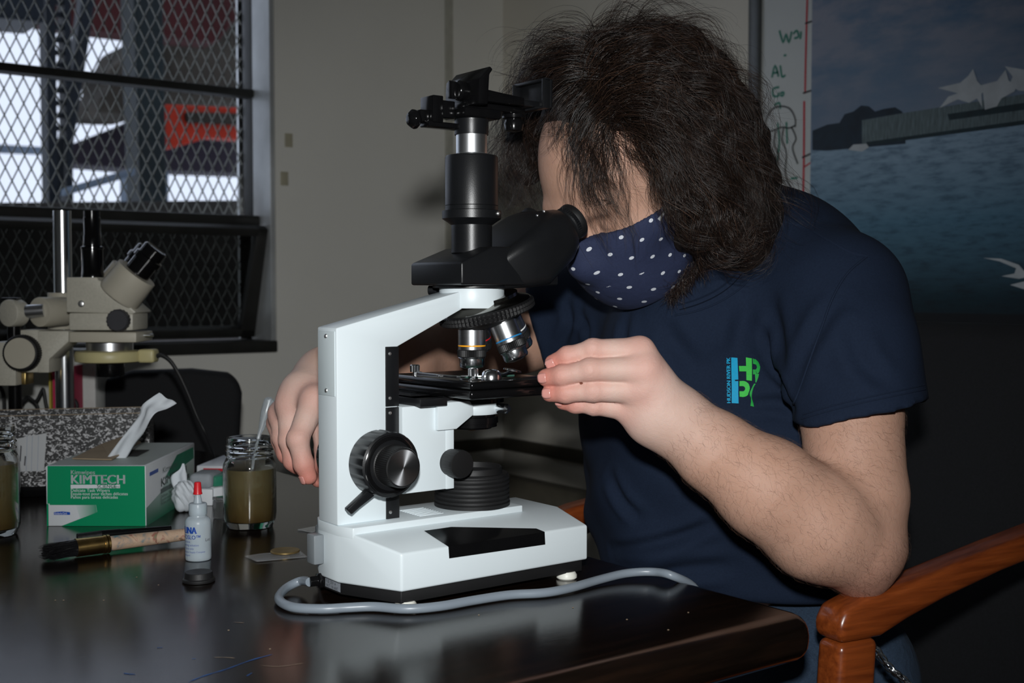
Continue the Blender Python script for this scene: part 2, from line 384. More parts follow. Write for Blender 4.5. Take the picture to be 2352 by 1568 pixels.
for pts in ([(1790, 70), (1799, 98), (1805, 78), (1812, 98), (1818, 72)], [(1822, 78), (1830, 70), (1834, 84), (1824, 88)], [(1840, 72), (1838, 90)],
            [(1773, 178), (1780, 150), (1788, 176)], [(1776, 168), (1788, 166)], [(1792, 150), (1796, 176), (1804, 172)], [(1800, 128), (1806, 126)],
            [(1790, 200), (1776, 204), (1776, 220), (1788, 220), (1788, 212)], [(1792, 214), (1800, 212), (1798, 220), (1792, 218)], [(1778, 242), (1790, 236), (1792, 250)],
            [(1786, 282), (1790, 330), (1784, 372)], [(1806, 280), (1808, 330)], [(1794, 400), (1792, 440)], [(1816, 410), (1832, 408)]):
    stroke(pts, .0022, XS, INKG, 'green_note', wbd, 3)
for pts in ([(1756, 308), (1758, 280), (1772, 252), (1794, 244), (1814, 250), (1826, 272), (1826, 292)], [(1756, 306), (1768, 302), (1780, 298), (1796, 292), (1812, 294), (1826, 288)],
            [(1782, 300), (1778, 330), (1788, 356), (1784, 396), (1800, 420)], [(1800, 294), (1796, 320), (1806, 352), (1804, 400), (1820, 440)], [(1818, 292), (1828, 318), (1820, 340), (1832, 376)]):
    stroke(pts, .0016, XS - .0004, INKK, 'jellyfish_line', wbd)
stroke([(1855, -40), (1851, 110), (1849, 215)], .0022, XS, INKR, 'red_line', wbd, 4); stroke([(1847, 232), (1846, 380), (1843, 520)], .0024, XS, INKR, 'red_line', wbd, 4)
for pts in ([(1849, 54), (1874, 46)], [(1844, 214), (1868, 206)], [(1842, 362), (1864, 352)]): stroke(pts, .0018, XS - .0006, INKK, 'tick_mark', wbd, 1)
stroke([(1846, 384), (1864, 372)], .0015, XS, INKR, 'red_line', wbd, 1)
# poster: one sheet of print, bottom edge black
PX = BX - .004
pz0 = on_x(2200, 749, PX)[2]; pzk = on_x(2200, 719, PX)[2]; pl = on_x(1864, 250, PX)[1]
pm = bpy.data.materials.new('poster_print'); pm.use_nodes = True; n = N(pm); bs = n.n['Principled BSDF']
sp = n.sep(n.coord()); zc, yc = sp[2], sp[1]
hzn = on_x(1868, 345, PX); hz1 = on_x(2352, 284, PX)
slope = (hz1[2] - hzn[2]) / (hz1[1] - hzn[1])
hgt = n.math('SUBTRACT', n.math('SUBTRACT', zc, float(hzn[2]) - 1.2), n.math('MULTIPLY', n.math('SUBTRACT', yc, float(hzn[1])), float(slope)))
cl = n.noise(n.mapping(n.coord(), sc=(1, 3, 9)), 2.2, 5, .6)
sky = n.mix(n.ramp(cl, [(.36, (0, 0, 0, 1)), (.60, (1, 1, 1, 1))]), rgb(58, 108, 148), rgb(158, 158, 172))
skyc = n.mix(n.ramp(n.math('MULTIPLY', hgt, 2.5), [(0, (0, 0, 0, 1)), (1, (1, 1, 1, 1))]), rgb(112, 130, 152), sky)
wv = n.noise(n.mapping(n.coord(), rot=(.16, 0, 0), sc=(1, 9, 42)), 2.4, 5, .62)
wat = n.ramp(wv, [(.36, rgb(14, 62, 82)), (.5, rgb(56, 112, 138)), (.64, rgb(112, 156, 182))])
deep = n.ramp(n.math('MULTIPLY', hgt, -3.0), [(0, rgb(150, 176, 198)), (.45, rgb(84, 126, 150)), (.85, rgb(4, 44, 56)), (1, rgb(1, 22, 30))])
wvg = n.ramp(wv, [(.34, (.42, .48, .52, 1)), (.5, (.82, .85, .87, 1)), (.68, (1, 1, 1, 1))]); watc = n.mix(1.0, wvg, deep, 'MULTIPLY')
isky = n.math('GREATER_THAN', hgt, 0.0)
n.l.new(n.mix(isky, watc, skyc), bs.inputs['Base Color']); bs.inputs['Roughness'].default_value = .5
MATS['poster_print'] = pm
post = thing('harbour_poster', 'large colour print of a pier with white tent roofs over blue water', 'poster', (PX, .1, 1.2), world_coords=True)
b = B(); b.box(PX - .0015, PX, -.95, pl, pzk, 2.05); o = b.obj('print_sheet', pm, post, smooth=False)
B().box(PX - .0025, PX, -.95, pl - .012, pz0, pzk).obj('black_bottom_edge', mat('print_black', rgb(16, 18, 22), .5), post, smooth=False)
def ppoly(pxs, m, name, lift):
    pts = [on_x(px, py, PX - .0015 - lift) for px, py in pxs]
    B().add(pts, [list(range(len(pts)))]).obj(name, m, post, smooth=False, recalc=False)
P_TREE = mat('print_tree', rgb(22, 40, 54), .5, var=.3, vscale=30); P_PIER = mat('print_pier', rgb(96, 112, 116), .5, var=.4, vscale=60, stretch=(1, 6, .6))
P_TENT = mat('print_tent', rgb(186, 193, 198), .5, var=.12, vscale=30); P_DARK = mat('print_shadow', rgb(24, 46, 52), .5, var=.3, vscale=40)
ppoly([(1866, 345), (1866, 300), (1900, 286), (1928, 282), (1940, 262), (1960, 256), (1978, 242), (1996, 244), (2010, 256), (2030, 250), (2056, 246), (2072, 256), (2080, 275), (2080, 330), (1990, 338), (1900, 346)], P_TREE, 'printed_trees', .0002)
ppoly([(1980, 332), (1980, 276), (2060, 262), (2160, 246), (2352, 216), (2420, 206), (2420, 276), (2352, 284)], P_PIER, 'printed_pier', .0004)
ppoly([(1990, 334), (2352, 286), (2420, 276), (2420, 268), (2352, 276), (1990, 326)], P_DARK, 'printed_quay', .0006)
ppoly([(2176, 262), (2352, 236), (2420, 226), (2420, 244), (2352, 252), (2180, 276)], P_DARK, 'printed_quay', .0006)
for tp in ([(2154, 202), (2206, 190), (2224, 174), (2235, 158), (2244, 186), (2262, 206), (2254, 216), (2256, 246), (2244, 226), (2226, 236), (2200, 228), (2158, 248), (2178, 222), (2200, 214)],
           [(2252, 196), (2290, 186), (2310, 160), (2316, 184), (2334, 200), (2330, 210), (2300, 226), (2290, 244), (2262, 252), (2258, 214)],
           [(2308, 152), (2352, 160), (2420, 156), (2420, 212), (2340, 208), (2318, 196), (2326, 176)]):
    tent_lift = globals().get('tent_lift', .0008) + .0003; ppoly(tp, P_TENT, 'printed_tent', tent_lift)
ppoly([(1948, 344), (1960, 332), (1990, 330), (1996, 338), (1980, 348)], P_TENT, 'printed_boat', .0008)
for gp in ([(2258, 592), (2300, 594), (2340, 608), (2352, 622), (2376, 624), (2372, 634), (2340, 640), (2300, 634), (2330, 628), (2334, 616), (2296, 600)], [(2320, 654), (2352, 646), (2390, 656), (2352, 664)]):
    ppoly(gp, P_TENT, 'printed_gull', .0008)
# ------------------------------------------------------------------ table
tm = bpy.data.materials.new('dark_stained_wood'); tm.use_nodes = True; n = N(tm); bs = n.n['Principled BSDF']
co = n.coord(); gr = n.noise(n.mapping(co, sc=(1.2, 14, 14)), 9, 6, .6, .4)
fine = n.noise(n.mapping(co, sc=(6, 220, 60)), 6, 3, .6)
c1 = n.ramp(gr, [(.25, rgb(10, 7, 5)), (.5, rgb(20, 13, 9)), (.75, rgb(32, 20, 13))])
n.l.new(n.mix(.18, c1, n.ramp(fine, [(.3, rgb(8, 6, 5)), (.7, rgb(24, 17, 13))])), bs.inputs['Base Color'])
bs.inputs['Roughness'].default_value = .15; bs.inputs['Specular IOR Level'].default_value = .36
n.l.new(n.bump(fine, .09, .0005), bs.inputs['Normal']); bs.inputs['Coat Weight'].default_value = .06; bs.inputs['Coat Roughness'].default_value = .10
MATS['table'] = tm
TX0, TX1, TY0, TY1 = -1.15, .284, -.214, 1.12
tab = thing('table', 'dark brown polished wooden table with a rounded edge', 'table', (-.4, .45, 0), world_coords=True)
B().box(TX0, TX1, TY0, TY1, TABLE - .042, TABLE).obj('tabletop', tm, tab, bevel=.018, bseg=5)
B().box(TX0 + .12, TX1 - .12, TY0 + .1, TY1 - .1, TABLE - .085, TABLE - .0425).obj('apron', tm, tab, bevel=.004)
for x in (TX0 + .12, TX1 - .18):
    for y in (TY0 + .05, TY1 - .16): B().box(x, x + .06, y, y + .06, 0, TABLE - .0855).obj('leg', tm, tab, bevel=.004)
MB_ = mat('blue_paint_smear', rgb(30, 84, 150), .5, var=.3); MS_ = mat('pale_scratch', rgb(150, 132, 110), .5, var=.3)
def smear(pxs, w, m, nm):
    pts = spline([Vector(on_z(px, py, TABLE + .0003)) for px, py in pxs], 4); vs = []
    for i, p in enumerate(pts):
        t = (pts[min(i + 1, len(pts) - 1)] - pts[max(i - 1, 0)]).normalized(); s_ = Vector((-t.y, t.x, 0)) * w * (.35 + .65 * random.random()) * (1 if 0 < i < len(pts) - 1 else .1)
        vs += [p - s_, p + s_]
    B().add(vs, [(2 * i, 2 * i + 1, 2 * i + 3, 2 * i + 2) for i in range(len(pts) - 1)]).obj(nm, m, tab, smooth=False, recalc=False)
for pts, w in (([(432, 1566), (470, 1551), (520, 1536), (575, 1516), (626, 1502)], .0011), ([(284, 1545), (296, 1547), (312, 1548)], .0012), ([(360, 1487), (374, 1486)], .0009), ([(566, 1552), (580, 1544)], .0009), ([(440, 1512), (450, 1512)], .0007)):
    smear(pts, w, MB_, 'paint_smear')
for pts, w in (([(490, 1509), (520, 1509), (540, 1511)], .0006), ([(535, 1428), (562, 1430)], .0007), ([(598, 1527), (640, 1530), (700, 1522)], .0005)):
    smear(pts, w, MS_, 'scratch')
for (px, py) in ((1581, 1406), (1440, 1422), (1535, 1446), (1316, 1395), (238, 1378), (314, 1325), (364, 1343), (127, 1378), (146, 1378), (1100, 1412), (620, 1490), (525, 1447)):
    p = on_z(px, py, TABLE + .0002); r = .0009
    B().lathe([(r, 0), (r * .6, .0003)], p, (0, 0, 1), 8).obj('speck', MS_, tab)
# ================================================================== COMPOUND MICROSCOPE (coordinates: x, y as world, z above table)
T3 = V(0, 0, TABLE)
def tz(p): return (p[0], p[1], p[2] + TABLE)
ms = thing('compound_microscope', 'white and black trinocular microscope with phone clamp in the centre of the table', 'microscope', (.1, .0785, TABLE), world_coords=True)
AX, AY = .1300, .0785
def Q(b):   # shift geometry authored above table height
    for p in b.v: p.z += TABLE
    return b
# ---- base
plan = [(-.026, .061), (0.002, 0), (.21, 0), (.21, .157), (0.002, .157), (-.026, .096)]
b = B()
zb_, ze, zw, zr = .0175, .0505, .0620, .0680
ry0, ry1, rxe = .045, .112, .166
# side walls + sloping wings
def zt(x, y): return ze + (zw - ze) * min(1, max(0, (min(y, .157 - y)) / ry0))
vs = [(x, y, zb_) for x, y in plan]
top = [(-.026, .061), (-.0192, ry0), (0.002, 0), (.21, 0), (.21, ry0), (.21, ry1), (.21, .157), (0.002, .157), (-.0192, ry1), (-.026, .096)]
tv = [(x, y, zt(x, y) if not (x < -.01) else zw + .006 * 0) for x, y in top]
k = len(vs); vs += tv
fs = [[5, 4, 3, 2, 1, 0]]
fs += [[0, 1, k + 2, k + 1, k + 0], [1, 2, k + 3, k + 2], [2, 3, k + 6, k + 5, k + 4, k + 3], [3, 4, k + 7, k + 6], [4, 5, k + 9, k + 8, k + 7], [5, 0, k + 0, k + 9]]
fs += [[k + 1, k + 2, k + 3, k + 4], [k + 5, k + 6, k + 7, k + 8], [k + 0, k + 1, k + 4, k + 5, k + 8, k + 9]]
b.add(vs, fs)
base = Q(b).obj('base_housing', M_WHITE, ms, bevel=.0022, bseg=3); base['off'] = ms['off']
b = B().prism([(-.026, .061), (-.0192, ry0), (rxe, ry0), (rxe, ry1), (-.0192, ry1), (-.026, .096)], 'z', zw - .004, zr)
Q(b).obj('base_ridge', M_WHITE, base, bevel=.0012)
# black underbody, feet
ins = [(-.022, .064), (.004, .004), (.206, .004), (.206, .153), (.004, .153), (-.022, .093)]
ub = Q(B().prism(ins, 'z', .0065, zb_ + .001)).obj('underbody', M_BLACKM, ms, bevel=.0006); ub['off'] = ms['off']
for x, y in ((.012, .010), (.192, .010), (.192, .147), (.012, .147)):
    Q(B().lathe([(.0085, 0), (.0098, .0012), (.0098, .004), (.0085, .0062), (.008, .0072)], (x, y, 0), (0, 0, 1), 24)).obj('foot', M_PWHITE, ms)
# decal wrapped over the wing and the side
def wing(px, py):
    d = ray(px, py); s_ = (zw - ze) / ry0
    t = (TABLE + ze - CAM[2] + s_ * CAM[1]) / (d[2] - s_ * d[1]); return CAM + d * t + V(0, 0, .0006)
def side(px, py): return on_y(px, py, -.0006)
e0 = side(1030, 1256); e1 = side(1251, 1226)
dv = [wing(974, 1220), wing(1037, 1211), wing(1232, 1214.6), V(e1[0], -.0006, TABLE + ze + .0002), V(e0[0], -.0006, TABLE + ze + .0002), side(1252.5, 1250), side(1031.7, 1282)]
B().add(dv, [(0, 1, 2, 3, 4), (4, 3, 5, 6)]).obj('black_decal', M_BLACKG, base, smooth=False)
# vents on the ridge
for i in range(9):
    y = .056 + i * .0042
    Q(B().box(.056, .082, y, y + .0021, zr - .0005, zr + .0006)).obj('vent_rib', M_WHITE, base, bevel=.0003)
# rating plate and its print, cord gland, rear switch box
M_PLATE = mat('rating_plate', rgb(150, 156, 164), .4); M_INK = mat('plate_ink', rgb(40, 42, 46), .5)
def rearf(u, v): # rear lower wall: along chamfered rear face x=-.0222
    return (-.0226, .0925 - u, TABLE + .0075 + v)
b = B(); b.add([rearf(u, v) for u, v in ((.002, .001), (.03, .001), (.03, .0098), (.002, .0098))], [(0, 1, 2, 3)]); pl_ = b.obj('rating_plate', M_PLATE, ub, smooth=False)
print_text('rating_text', 'FUSE: 250V 1A', .0042, lambda u, v: (-.0229, .089 - u, TABLE + .0128 + v), M_INK, ub, xs=.72)
print_text('rating_text', 'INPUT 110V~60HZ', .0042, lambda u, v: (-.0229, .089 - u, TABLE + .0090 + v), M_INK, ub, xs=.64)
Q(B().box(-.036, -.0255, .086, .1005, .03, .0565)).obj('switch_box', mat('switch_grey', rgb(120, 126, 130), .4), ms, bevel=.0015)
Q(B().lathe([(.0075, 0), (.0075, .004), (.0052, .005), (.0052, .012)], (-.024, .094, .0135), (-1, .1, 0), 6)).obj('cord_gland', M_BLACKG, ms, bevel=.0006)
# ---- column + arm (side profile extruded)
prof = [(-.026, zr), (.0362, zr), (.0362, .2235), (.1085, .2575), (.1285, .2575), (.1400, .2578), (.148, .2605), (.148, .2765), (.106, .2735), (-.026, .2415)]
arm = Q(B().prism(prof, 'y', .061, .096)).obj('arm', M_WHITE, ms, bevel=.0014); arm['off'] = ms['off']
# round front drum of the arm, its lower rim sloping with the nosepiece
b = B(); seg = 48; vs = []
for i in range(seg):
    a = 2 * math.pi * i / seg; x = AX + 0.0312 * math.cos(a); y = AY + 0.0312 * math.sin(a)
    vs.append((x, y, max(.2572, .2572 + max(0, (x - .139)) * .52)))
for i in range(seg):
    a = 2 * math.pi * i / seg; vs.append((AX + 0.0312 * math.cos(a), AY + 0.0312 * math.sin(a), .2768))
b.add(vs, [(i, (i + 1) % seg, seg + (i + 1) % seg, seg + i) for i in range(seg)] + [list(range(seg))[::-1], list(range(seg, 2 * seg))])
# cut the drum: keep it only where the arm is (narrower rear) by building as is
Q(b).obj('arm_drum', M_WHITE, ms, bevel=.0008)
# rear cover plate and screws
cp = Q(B().box(-.0268, -.0258, .0632, .0938, .1815, .2385)).obj('cover_plate', M_GREYPANEL, arm, bevel=.0004); cp['off'] = ms['off']
for z in (.186, .234): Q(B().lathe([(.0022, 0), (.0018, .0009), (.0008, .0011)], (-.0267, .0785, z), (-1, 0, 0), 16)).obj('screw', M_SCREW, cp)
# black guide strips on column front-left
st = Q(B().box(.0232, .0368, .0598, .0972, .1700, .2238)).obj('guide_strip', M_BLACK, ms, bevel=.0004); st['off'] = ms['off']
st2 = Q(B().box(.0232, .0368, .0598, .0972, .0685, .1692)).obj('guide_strip', M_BLACK, ms, bevel=.0004); st2['off'] = ms['off']
for z, pr in ((.2175, st), (.1775, st), (.1642, st2), (.0745, st2)):
    Q(B().lathe([(.0017, 0), (.0014, .0008), (.0005, .001)], (.0272, .0599, z), (0, -1, 0), 14)).obj('screw', M_SCREW, pr)
# ---- focusing carriage
Q(B().box(.0370, .0925, .0545, .1025, .0905, .1695)).obj('focus_carriage', M_WHITE, ms, bevel=.001)
Q(B().box(.0835, .0928, .0541, .1029, .0903, .1660)).obj('carriage_front', M_WHITE, ms, bevel=.0008)
Q(B().prism([(.072, .146), (.093, .146), (.112, .158), (.112, .166), (.108, .1715), (.072, .1715)], 'y', .050, .107)).obj('condenser_bracket', M_WHITE, ms, bevel=.001)
def radial_steel():
    if 'radial_steel' in MATS: return MATS['radial_steel']
    m = mat('radial_steel', (.80, .82, .85, 1), .34, 1.0); n = N(m); b = n.n['Principled BSDF']
    tg = n.new('ShaderNodeTangent', direction_type='RADIAL', axis='Y'); n.l.new(tg.outputs[0], b.inputs['Tangent']); b.inputs['Anisotropic'].default_value = .85
    return m
# coarse + fine focus knobs (both sides)
kx, kz = .0135, .1212
def flute18(a): return 0 if math.cos(20 * a) > -.72 else -1
def kn(a): return math.cos(60 * a)
for sgn, y0 in ((-1, .0615), (1, .0955)):
    ck = Q(B().lathe([(.0255, 0), (.0285, .0015), (.0292, .004, .0010), (.0292, .0235, .0010), (.0285, .0255), (.0262, .0265), (.0262, .0275), (.018, .0278)], (kx, y0, kz), (0, sgn, 0), 200, flute18)).obj('coarse_knob', M_BLACK, ms)
    ck['off'] = ms['off']
    Q(B().lathe([(.0268, .0268), (.0245, .0283), (.0225, .0286), (.0222, .0276)], (kx, y0, kz), (0, sgn, 0), 64)).obj('polished_ring', M_BLACKG, ck)
    fk = Q(B().lathe([(.0195, .027), (.0186, .0282), (.0180, .0285, .0003), (.0176, .0445, .0003), (.0170, .0462), (.0156, .0466)], (kx, y0, kz), (0, sgn, 0), 120, kn)).obj('fine_knob', M_RUBBER, ms); fk['off'] = ms['off']
    kd = B().lathe([(.0160, .0463), (.0157, .0470), (.0001, .0470)], (0, 0, 0), (0, sgn, 0), 64).obj('knob_disc', radial_steel(), fk, off=(0, 0, 0)); kd.location = (kx - .1, y0 - .0785, kz)
# tension lever
Q(B().prism([(kx - .012, kz - .017), (kx - .022, kz - .0245), (kx - .038, kz - .036), (kx - .034, kz - .0415), (kx - .026, kz - .036), (kx - .008, kz - .0255)], 'y', .045, .052)).obj('tension_lever', M_BLACK, ms, bevel=.001)
# condenser height knob
hk = Q(B().lathe([(.0125, .0), (.0125, .004), (.0128, .005, .0003), (.0130, .0165, .0003), (.0124, .0185), (.0112, .0188)], (.0895, .0545, .115), (0, -1, 0), 96, kn)).obj('condenser_knob', M_RUBBER, ms); hk['off'] = ms['off']
Q(B().lathe([(.0112, .0186), (.0109, .0178), (.0001, .0178)], (.0895, .0545, .115), (0, -1, 0), 40)).obj('knob_disc', mat('speckled_black', rgb(22, 22, 22), .6, bump=1.0, bscale=900), hk)
# ---- stage
sg = Q(B().box(.0805, .1815, .0085, .1490, .1850, .1925)).obj('stage_plate', M_BLACKG, ms, bevel=.003, bseg=3); sg['off'] = ms['off']
Q(B().box(.0795, .1825, .0075, .1500, .1765, .1848)).obj('stage_body', M_BLACKG, ms, bevel=.003, bseg=3)
Q(B().box(.058, .0795, .075, .1500, .1715, .1772)).obj('rack_guide', M_BLACK, ms, bevel=.0008)
Q(B().box(.050, .0795, .045, .1300, .1690, .1765)).obj('rack_guide', M_BLACK, ms, bevel=.0008)
Q(B().prism([(.055, .1715), (.08, .1715), (.105, .1765), (.05, .1765)], 'y', .055, .102)).obj('stage_neck', M_BLACK, ms, bevel=.0005)
rule = Q(B().box(.100, .104, .0600, .1320, .1926, .1942)).obj('slide_holder', M_STEEL, ms, bevel=.0004); rule['off'] = ms['off']
Q(B().prism([(.104, .0600), (.124, .0440), (.127, .0460), (.109, .0620)], 'z', .1930, .1948)).obj('slide_finger', M_CHROME, rule, bevel=.0004)
for x, y in ((.0865, .1120), (.1010, .0350)):
    th = Q(B().lathe([(.002, 0), (.002, .0035), (.0044, .0036, .0003), (.0046, .0098, .0003), (.0038, .0106), (.0001, .0106)], (x, y, .1924), (0, 0, 1), 48, kn)).obj('thumb_screw', M_CHROME, sg)
for x, y in ((.094, .078), (.104, .130), (.0955, .028)): Q(B().sphere((x, y, .1934), .0024, 12, 6, (1, 1, .6))).obj('screw', M_SCREW, sg)
Q(B().lathe([(.0095, 0), (.0095, .0022), (.0085, .0062), (.0055, .0088), (.0001, .0094)], (.118, .030, .1925), (0, 0, 1), 24)).obj('spring_hub', M_CHROME, sg)
Q(B().tube([(.122, .030, .196), (.135, .034, .196), (.150, .042, .199)], .0012, 8, 4)).obj('spring_arm', M_CHROME, sg)
Q(B().lathe([(.009, 0), (.0085, .0016), (.0001, .0026)], (.152, .043, .1978), (.2, -.1, 1), 24)).obj('clip_disc', M_CHROME, sg)
Q(B().box(.108, .160, .050, .076, .1925, .1937)).obj('glass_slide', mat('slide_glass', rgb(90, 140, 124), .06, trans=.4, var=.02), ms, bevel=.0003)
Q(B().lathe([(.010, 0), (.0095, .0015), (.0001, .0015)], (.165, .075, .1926), (0, 0, 1), 24)).obj('stage_button', M_BLACK, sg)
# ---- condenser + iris
Q(B().lathe([(.0175, .0), (.0175, .012)], (AX, AY, .166), (0, 0, 1), 40)).obj('condenser_sleeve', M_BLACK, ms)
Q(B().lathe([(.0255, 0), (.0262, .001), (.0262, .0098), (.0255, .0108), (.018, .0108)], (AX, AY, .1565), (0, 0, 1), 48)).obj('condenser_ring', M_WHITE, ms)
Q(B().lathe([(.0285, .0106), (.0285, .0140), (.020, .0150)], (AX + .003, AY, .1568), (0, 0, 1), 48)).obj('condenser_flange', M_BLACKG, ms)
Q(B().lathe([(.004, 0), (.0048, .001), (.0048, .012), (.003, .0135), (.003, .015)], (AX + .014, AY - .021, .162), (.3, -1, 0), 20)).obj('clamp_screw', M_CHROME, ms)
cd_ = Q(B().lathe([(.0006, -.0162), (.006, -.0155), (.010, -.0148), (.0190, -.0144), (.0195, -.0125), (.0242, -.0125), (.0242, -.009), (.0254, -.0088), (.0254, -.0030), (.0225, -.0024), (.0225, 0)], (AX, AY, .1565), (0, 0, 1), 48)).obj('condenser', M_BLACKG, ms); cd_['off'] = ms['off']
Q(B().lathe([(.0001, -.0172), (.004, -.0166), (.005, -.0155)], (AX, AY, .1565), (0, 0, 1), 24)).obj('condenser_lens', mat('amber_lens', rgb(230, 150, 70), .05, trans=.5, var=.02), cd_)
# ---- field lens with ribs
pr_ = [(.0365, 0), (.0368, .0035), (.0355, .0038)]
for i in range(6):
    z = .0042 + i * .0042; pr_ += [(.0352, z), (.0362, z + .0006), (.0362, z + .0028), (.0350, z + .0034)]
pr_ += [(.0350, .0300), (.0340, .0312), (.0295, .0312), (.0290, .0320), (.0290, .0368), (.0278, .0374), (.0270, .0372), (.0265, .0320), (.0001, .0318)]
Q(B().lathe(pr_, (AX, AY, zr), (0, 0, 1), 64)).obj('field_lens_housing', M_BLACKM, ms)
# ---- revolving nosepiece and objectives
NC = V(.1465, AY, .2588); NA = V(-.2700, 0, .9629); NA /= np.linalg.norm(NA)   # axis (points up and back)
def kn2(a): return math.cos(70 * a)
npc = Q(B().lathe([(.030, -.0155), (.034, -.012), (.0425, -.0095), (.0462, -.0085), (.0466, -.0075, .0007), (.0466, -.0045, .0007), (.0462, -.0042), (.0466, -.0038, .0007), (.0466, -.0012, .0007), (.0462, -.0002), (.0450, .0008), (.0435, .0012)], NC, NA, 280, kn2)).obj('nosepiece', M_RUBBER, ms, ang=14); npc['off'] = ms['off']
Q(B().lathe([(.0446, .0008), (.0430, .0022), (.0360, .0040), (.0330, .0058), (.0330, .0090), (.0001, .0095)], NC, NA, 72)).obj('nosepiece_plate', mat('dark_chrome', (.34, .33, .31, 1), .18, 1.0), npc)
def objective(base, d, length, band, lead):
    d = V(*d); d /= np.linalg.norm(d)
    ob = Q(B().lathe([(.0125, -.004), (.0125, 0), (.0132, .0006), (.0132, .0195), (.0130, .0197)], base, d, 40)).obj('objective', M_STEEL, ms); ob['off'] = ms['off']
    Q(B().lathe([(.01325, .0152), (.01335, .0154), (.01335, .0164), (.01325, .0166)], base, d, 40)).obj('colour_band', band, ob)
    Q(B().lathe([(.0128, .0196), (.0136, .0202, .0003), (.0136, .0262, .0003), (.0130, .0268)], base, d, 96, lambda a: math.cos(48 * a))).obj('knurled_ring', M_RUBBER, ob)
    Q(B().lathe([(.0128, .0268), (.0132, .0274), (.0130, .0280), (.0122, .0284), (.0122, length - .003), (.0112, length - .001), (.0085, length), (.004, length + .0012), (.0001, length + .0012)], base, d, 40)).obj('front_barrel', M_CHROME, ob)
BAND = {k_: mat('band_' + k_, c, .4, var=.02) for k_, c in (('yellow', rgb(250, 170, 30)), ('blue', rgb(40, 130, 190)), ('white', rgb(235, 238, 238)), ('red', rgb(200, 30, 40)))}
objective((AX, AY, .2372), (0, 0, -1), .0375, BAND['yellow'], 0)
# the other three sit round the tilted turret
ax = -Vector(NA); d0 = Vector((0, 0, -1)); b0 = Vector((AX, AY, .2372)) - Vector(NC)
for ang, key in ((90, 'blue'), (180, 'white'), (-90, 'red')):
    R_ = Matrix.Rotation(math.radians(ang), 4, Vector(NA))
    d_ = R_ @ d0; bp = R_ @ b0
    objective(tuple(Vector(NC) + bp), tuple(d_), .0375 if key != 'red' else .030, BAND[key], 0)
# ---- trinocular head
Q(B().lathe([(.0375, 0), (.0375, .0025), (.0345, .0030)], (AX, AY, .2766), (0, 0, 1), 56)).obj('head_dovetail', M_BLACK, ms)
Q(B().lathe([(.002, 0), (.0045, .001), (.0045, .010)], (.1120, AY + .030, .2745), (-.6, .8, 0), 14)).obj('dovetail_screw', M_BLACK, ms)
b = B()
hx0, hx1, hy0, hy1, hzb, hzt = .0883, .1980, .0350, .1220, .2792, .3000
# body: low box rising towards the eyepieces
vs = [(hx0, hy0, hzb), (.2020, hy0, hzb), (.2020, hy1, hzb), (hx0, hy1, hzb),
      (hx0, hy0, hzt), (.1260, hy0 + .004, .3150), (.2060, hy0 + .004, .3150), (.2060, hy1 - .004, .3150), (.1260, hy1 - .004, .3150), (hx0, hy1, hzt)]
b.add(vs, [(0, 3, 2, 1), (0, 1, 6, 5, 4), (2, 3, 9, 8, 7), (3, 0, 4, 9), (4, 5, 8, 9), (5, 6, 7, 8), (1, 2, 7, 6)])
hd = Q(b).obj('head_body', M_BLACK, ms, bevel=.0022, bseg=3); hd['off'] = ms['off']
# inclined binocular block and its two barrels
EA = V(.8660, 0, .5000)      # direction of the eyepiece tubes (towards the viewer's eyes)
UA = V(-.5, 0, .8660)
def incl(o3, a, s_, u): return o3 + EA * a + V(0, 1, 0) * s_ + UA * u
O3 = V(.150, AY, .300)
b = B()
def ring(a, w, u0, u1, r, seg=6):
    pts = []
    for cx_, cu, st_ in ((w - r, u1 - r, 0), (-(w - r), u1 - r, 90), (-(w - r), u0 + r, 180), (w - r, u0 + r, 270)):
        for i in range(seg + 1):
            t = math.radians(st_ + 90 * i / seg); pts.append(incl(O3, a, cx_ + r * math.cos(t), cu + r * math.sin(t)))
    return pts
secs = [(-.030, .030, -.012, .008, .006), (.006, .0470, -.030, .0150, .010), (.026, .0505, -.0390, .0175, .013), (.066, .0500, -.0350, .0190, .020), (.0770, .0480, -.0300, .0170, .020)]
rings_ = [ring(*s_) for s_ in secs]; m_ = len(rings_[0]); vs = [p for r_ in rings_ for p in r_]; fs = []
for j in range(len(rings_) - 1):
    for i in range(m_): fs.append((j * m_ + i, j * m_ + (i + 1) % m_, (j + 1) * m_ + (i + 1) % m_, (j + 1) * m_ + i))
fs.append(list(range(m_))[::-1]); fs.append(list(range((len(rings_) - 1) * m_, len(rings_) * m_)))
b.add(vs, fs); bb = Q(b).obj('binocular_block', M_BLACK, ms, bevel=.0006); bb['off'] = ms['off']
for s_, in ((-.031,), (.031,)):
    c_ = incl(O3, .066, s_, -.0035)
    ep = Q(B().lathe([(.0165, 0), (.0165, .0130), (.0172, .0136), (.0178, .0142, .0004), (.0178, .0185, .0004), (.0172, .0192)], c_, EA, 90, lambda a: math.cos(45 * a))).obj('eyepiece', M_BLACK, ms); ep['off'] = ms['off']
    Q(B().lathe([(.0171, .0190), (.0176, .0200), (.0184, .0230), (.0186, .0255), (.0170, .0258), (.0150, .0235), (.0001, .0230)], c_, EA, 48)).obj('rubber_eyecup', M_RUBBER, ep)
for (a, u) in ((.062, .0186), (.0715, .0184)):
    Q(B().sphere(incl(O3, a, -.020, u), .0014, 10, 5)).obj('screw', M_SCREW, bb)
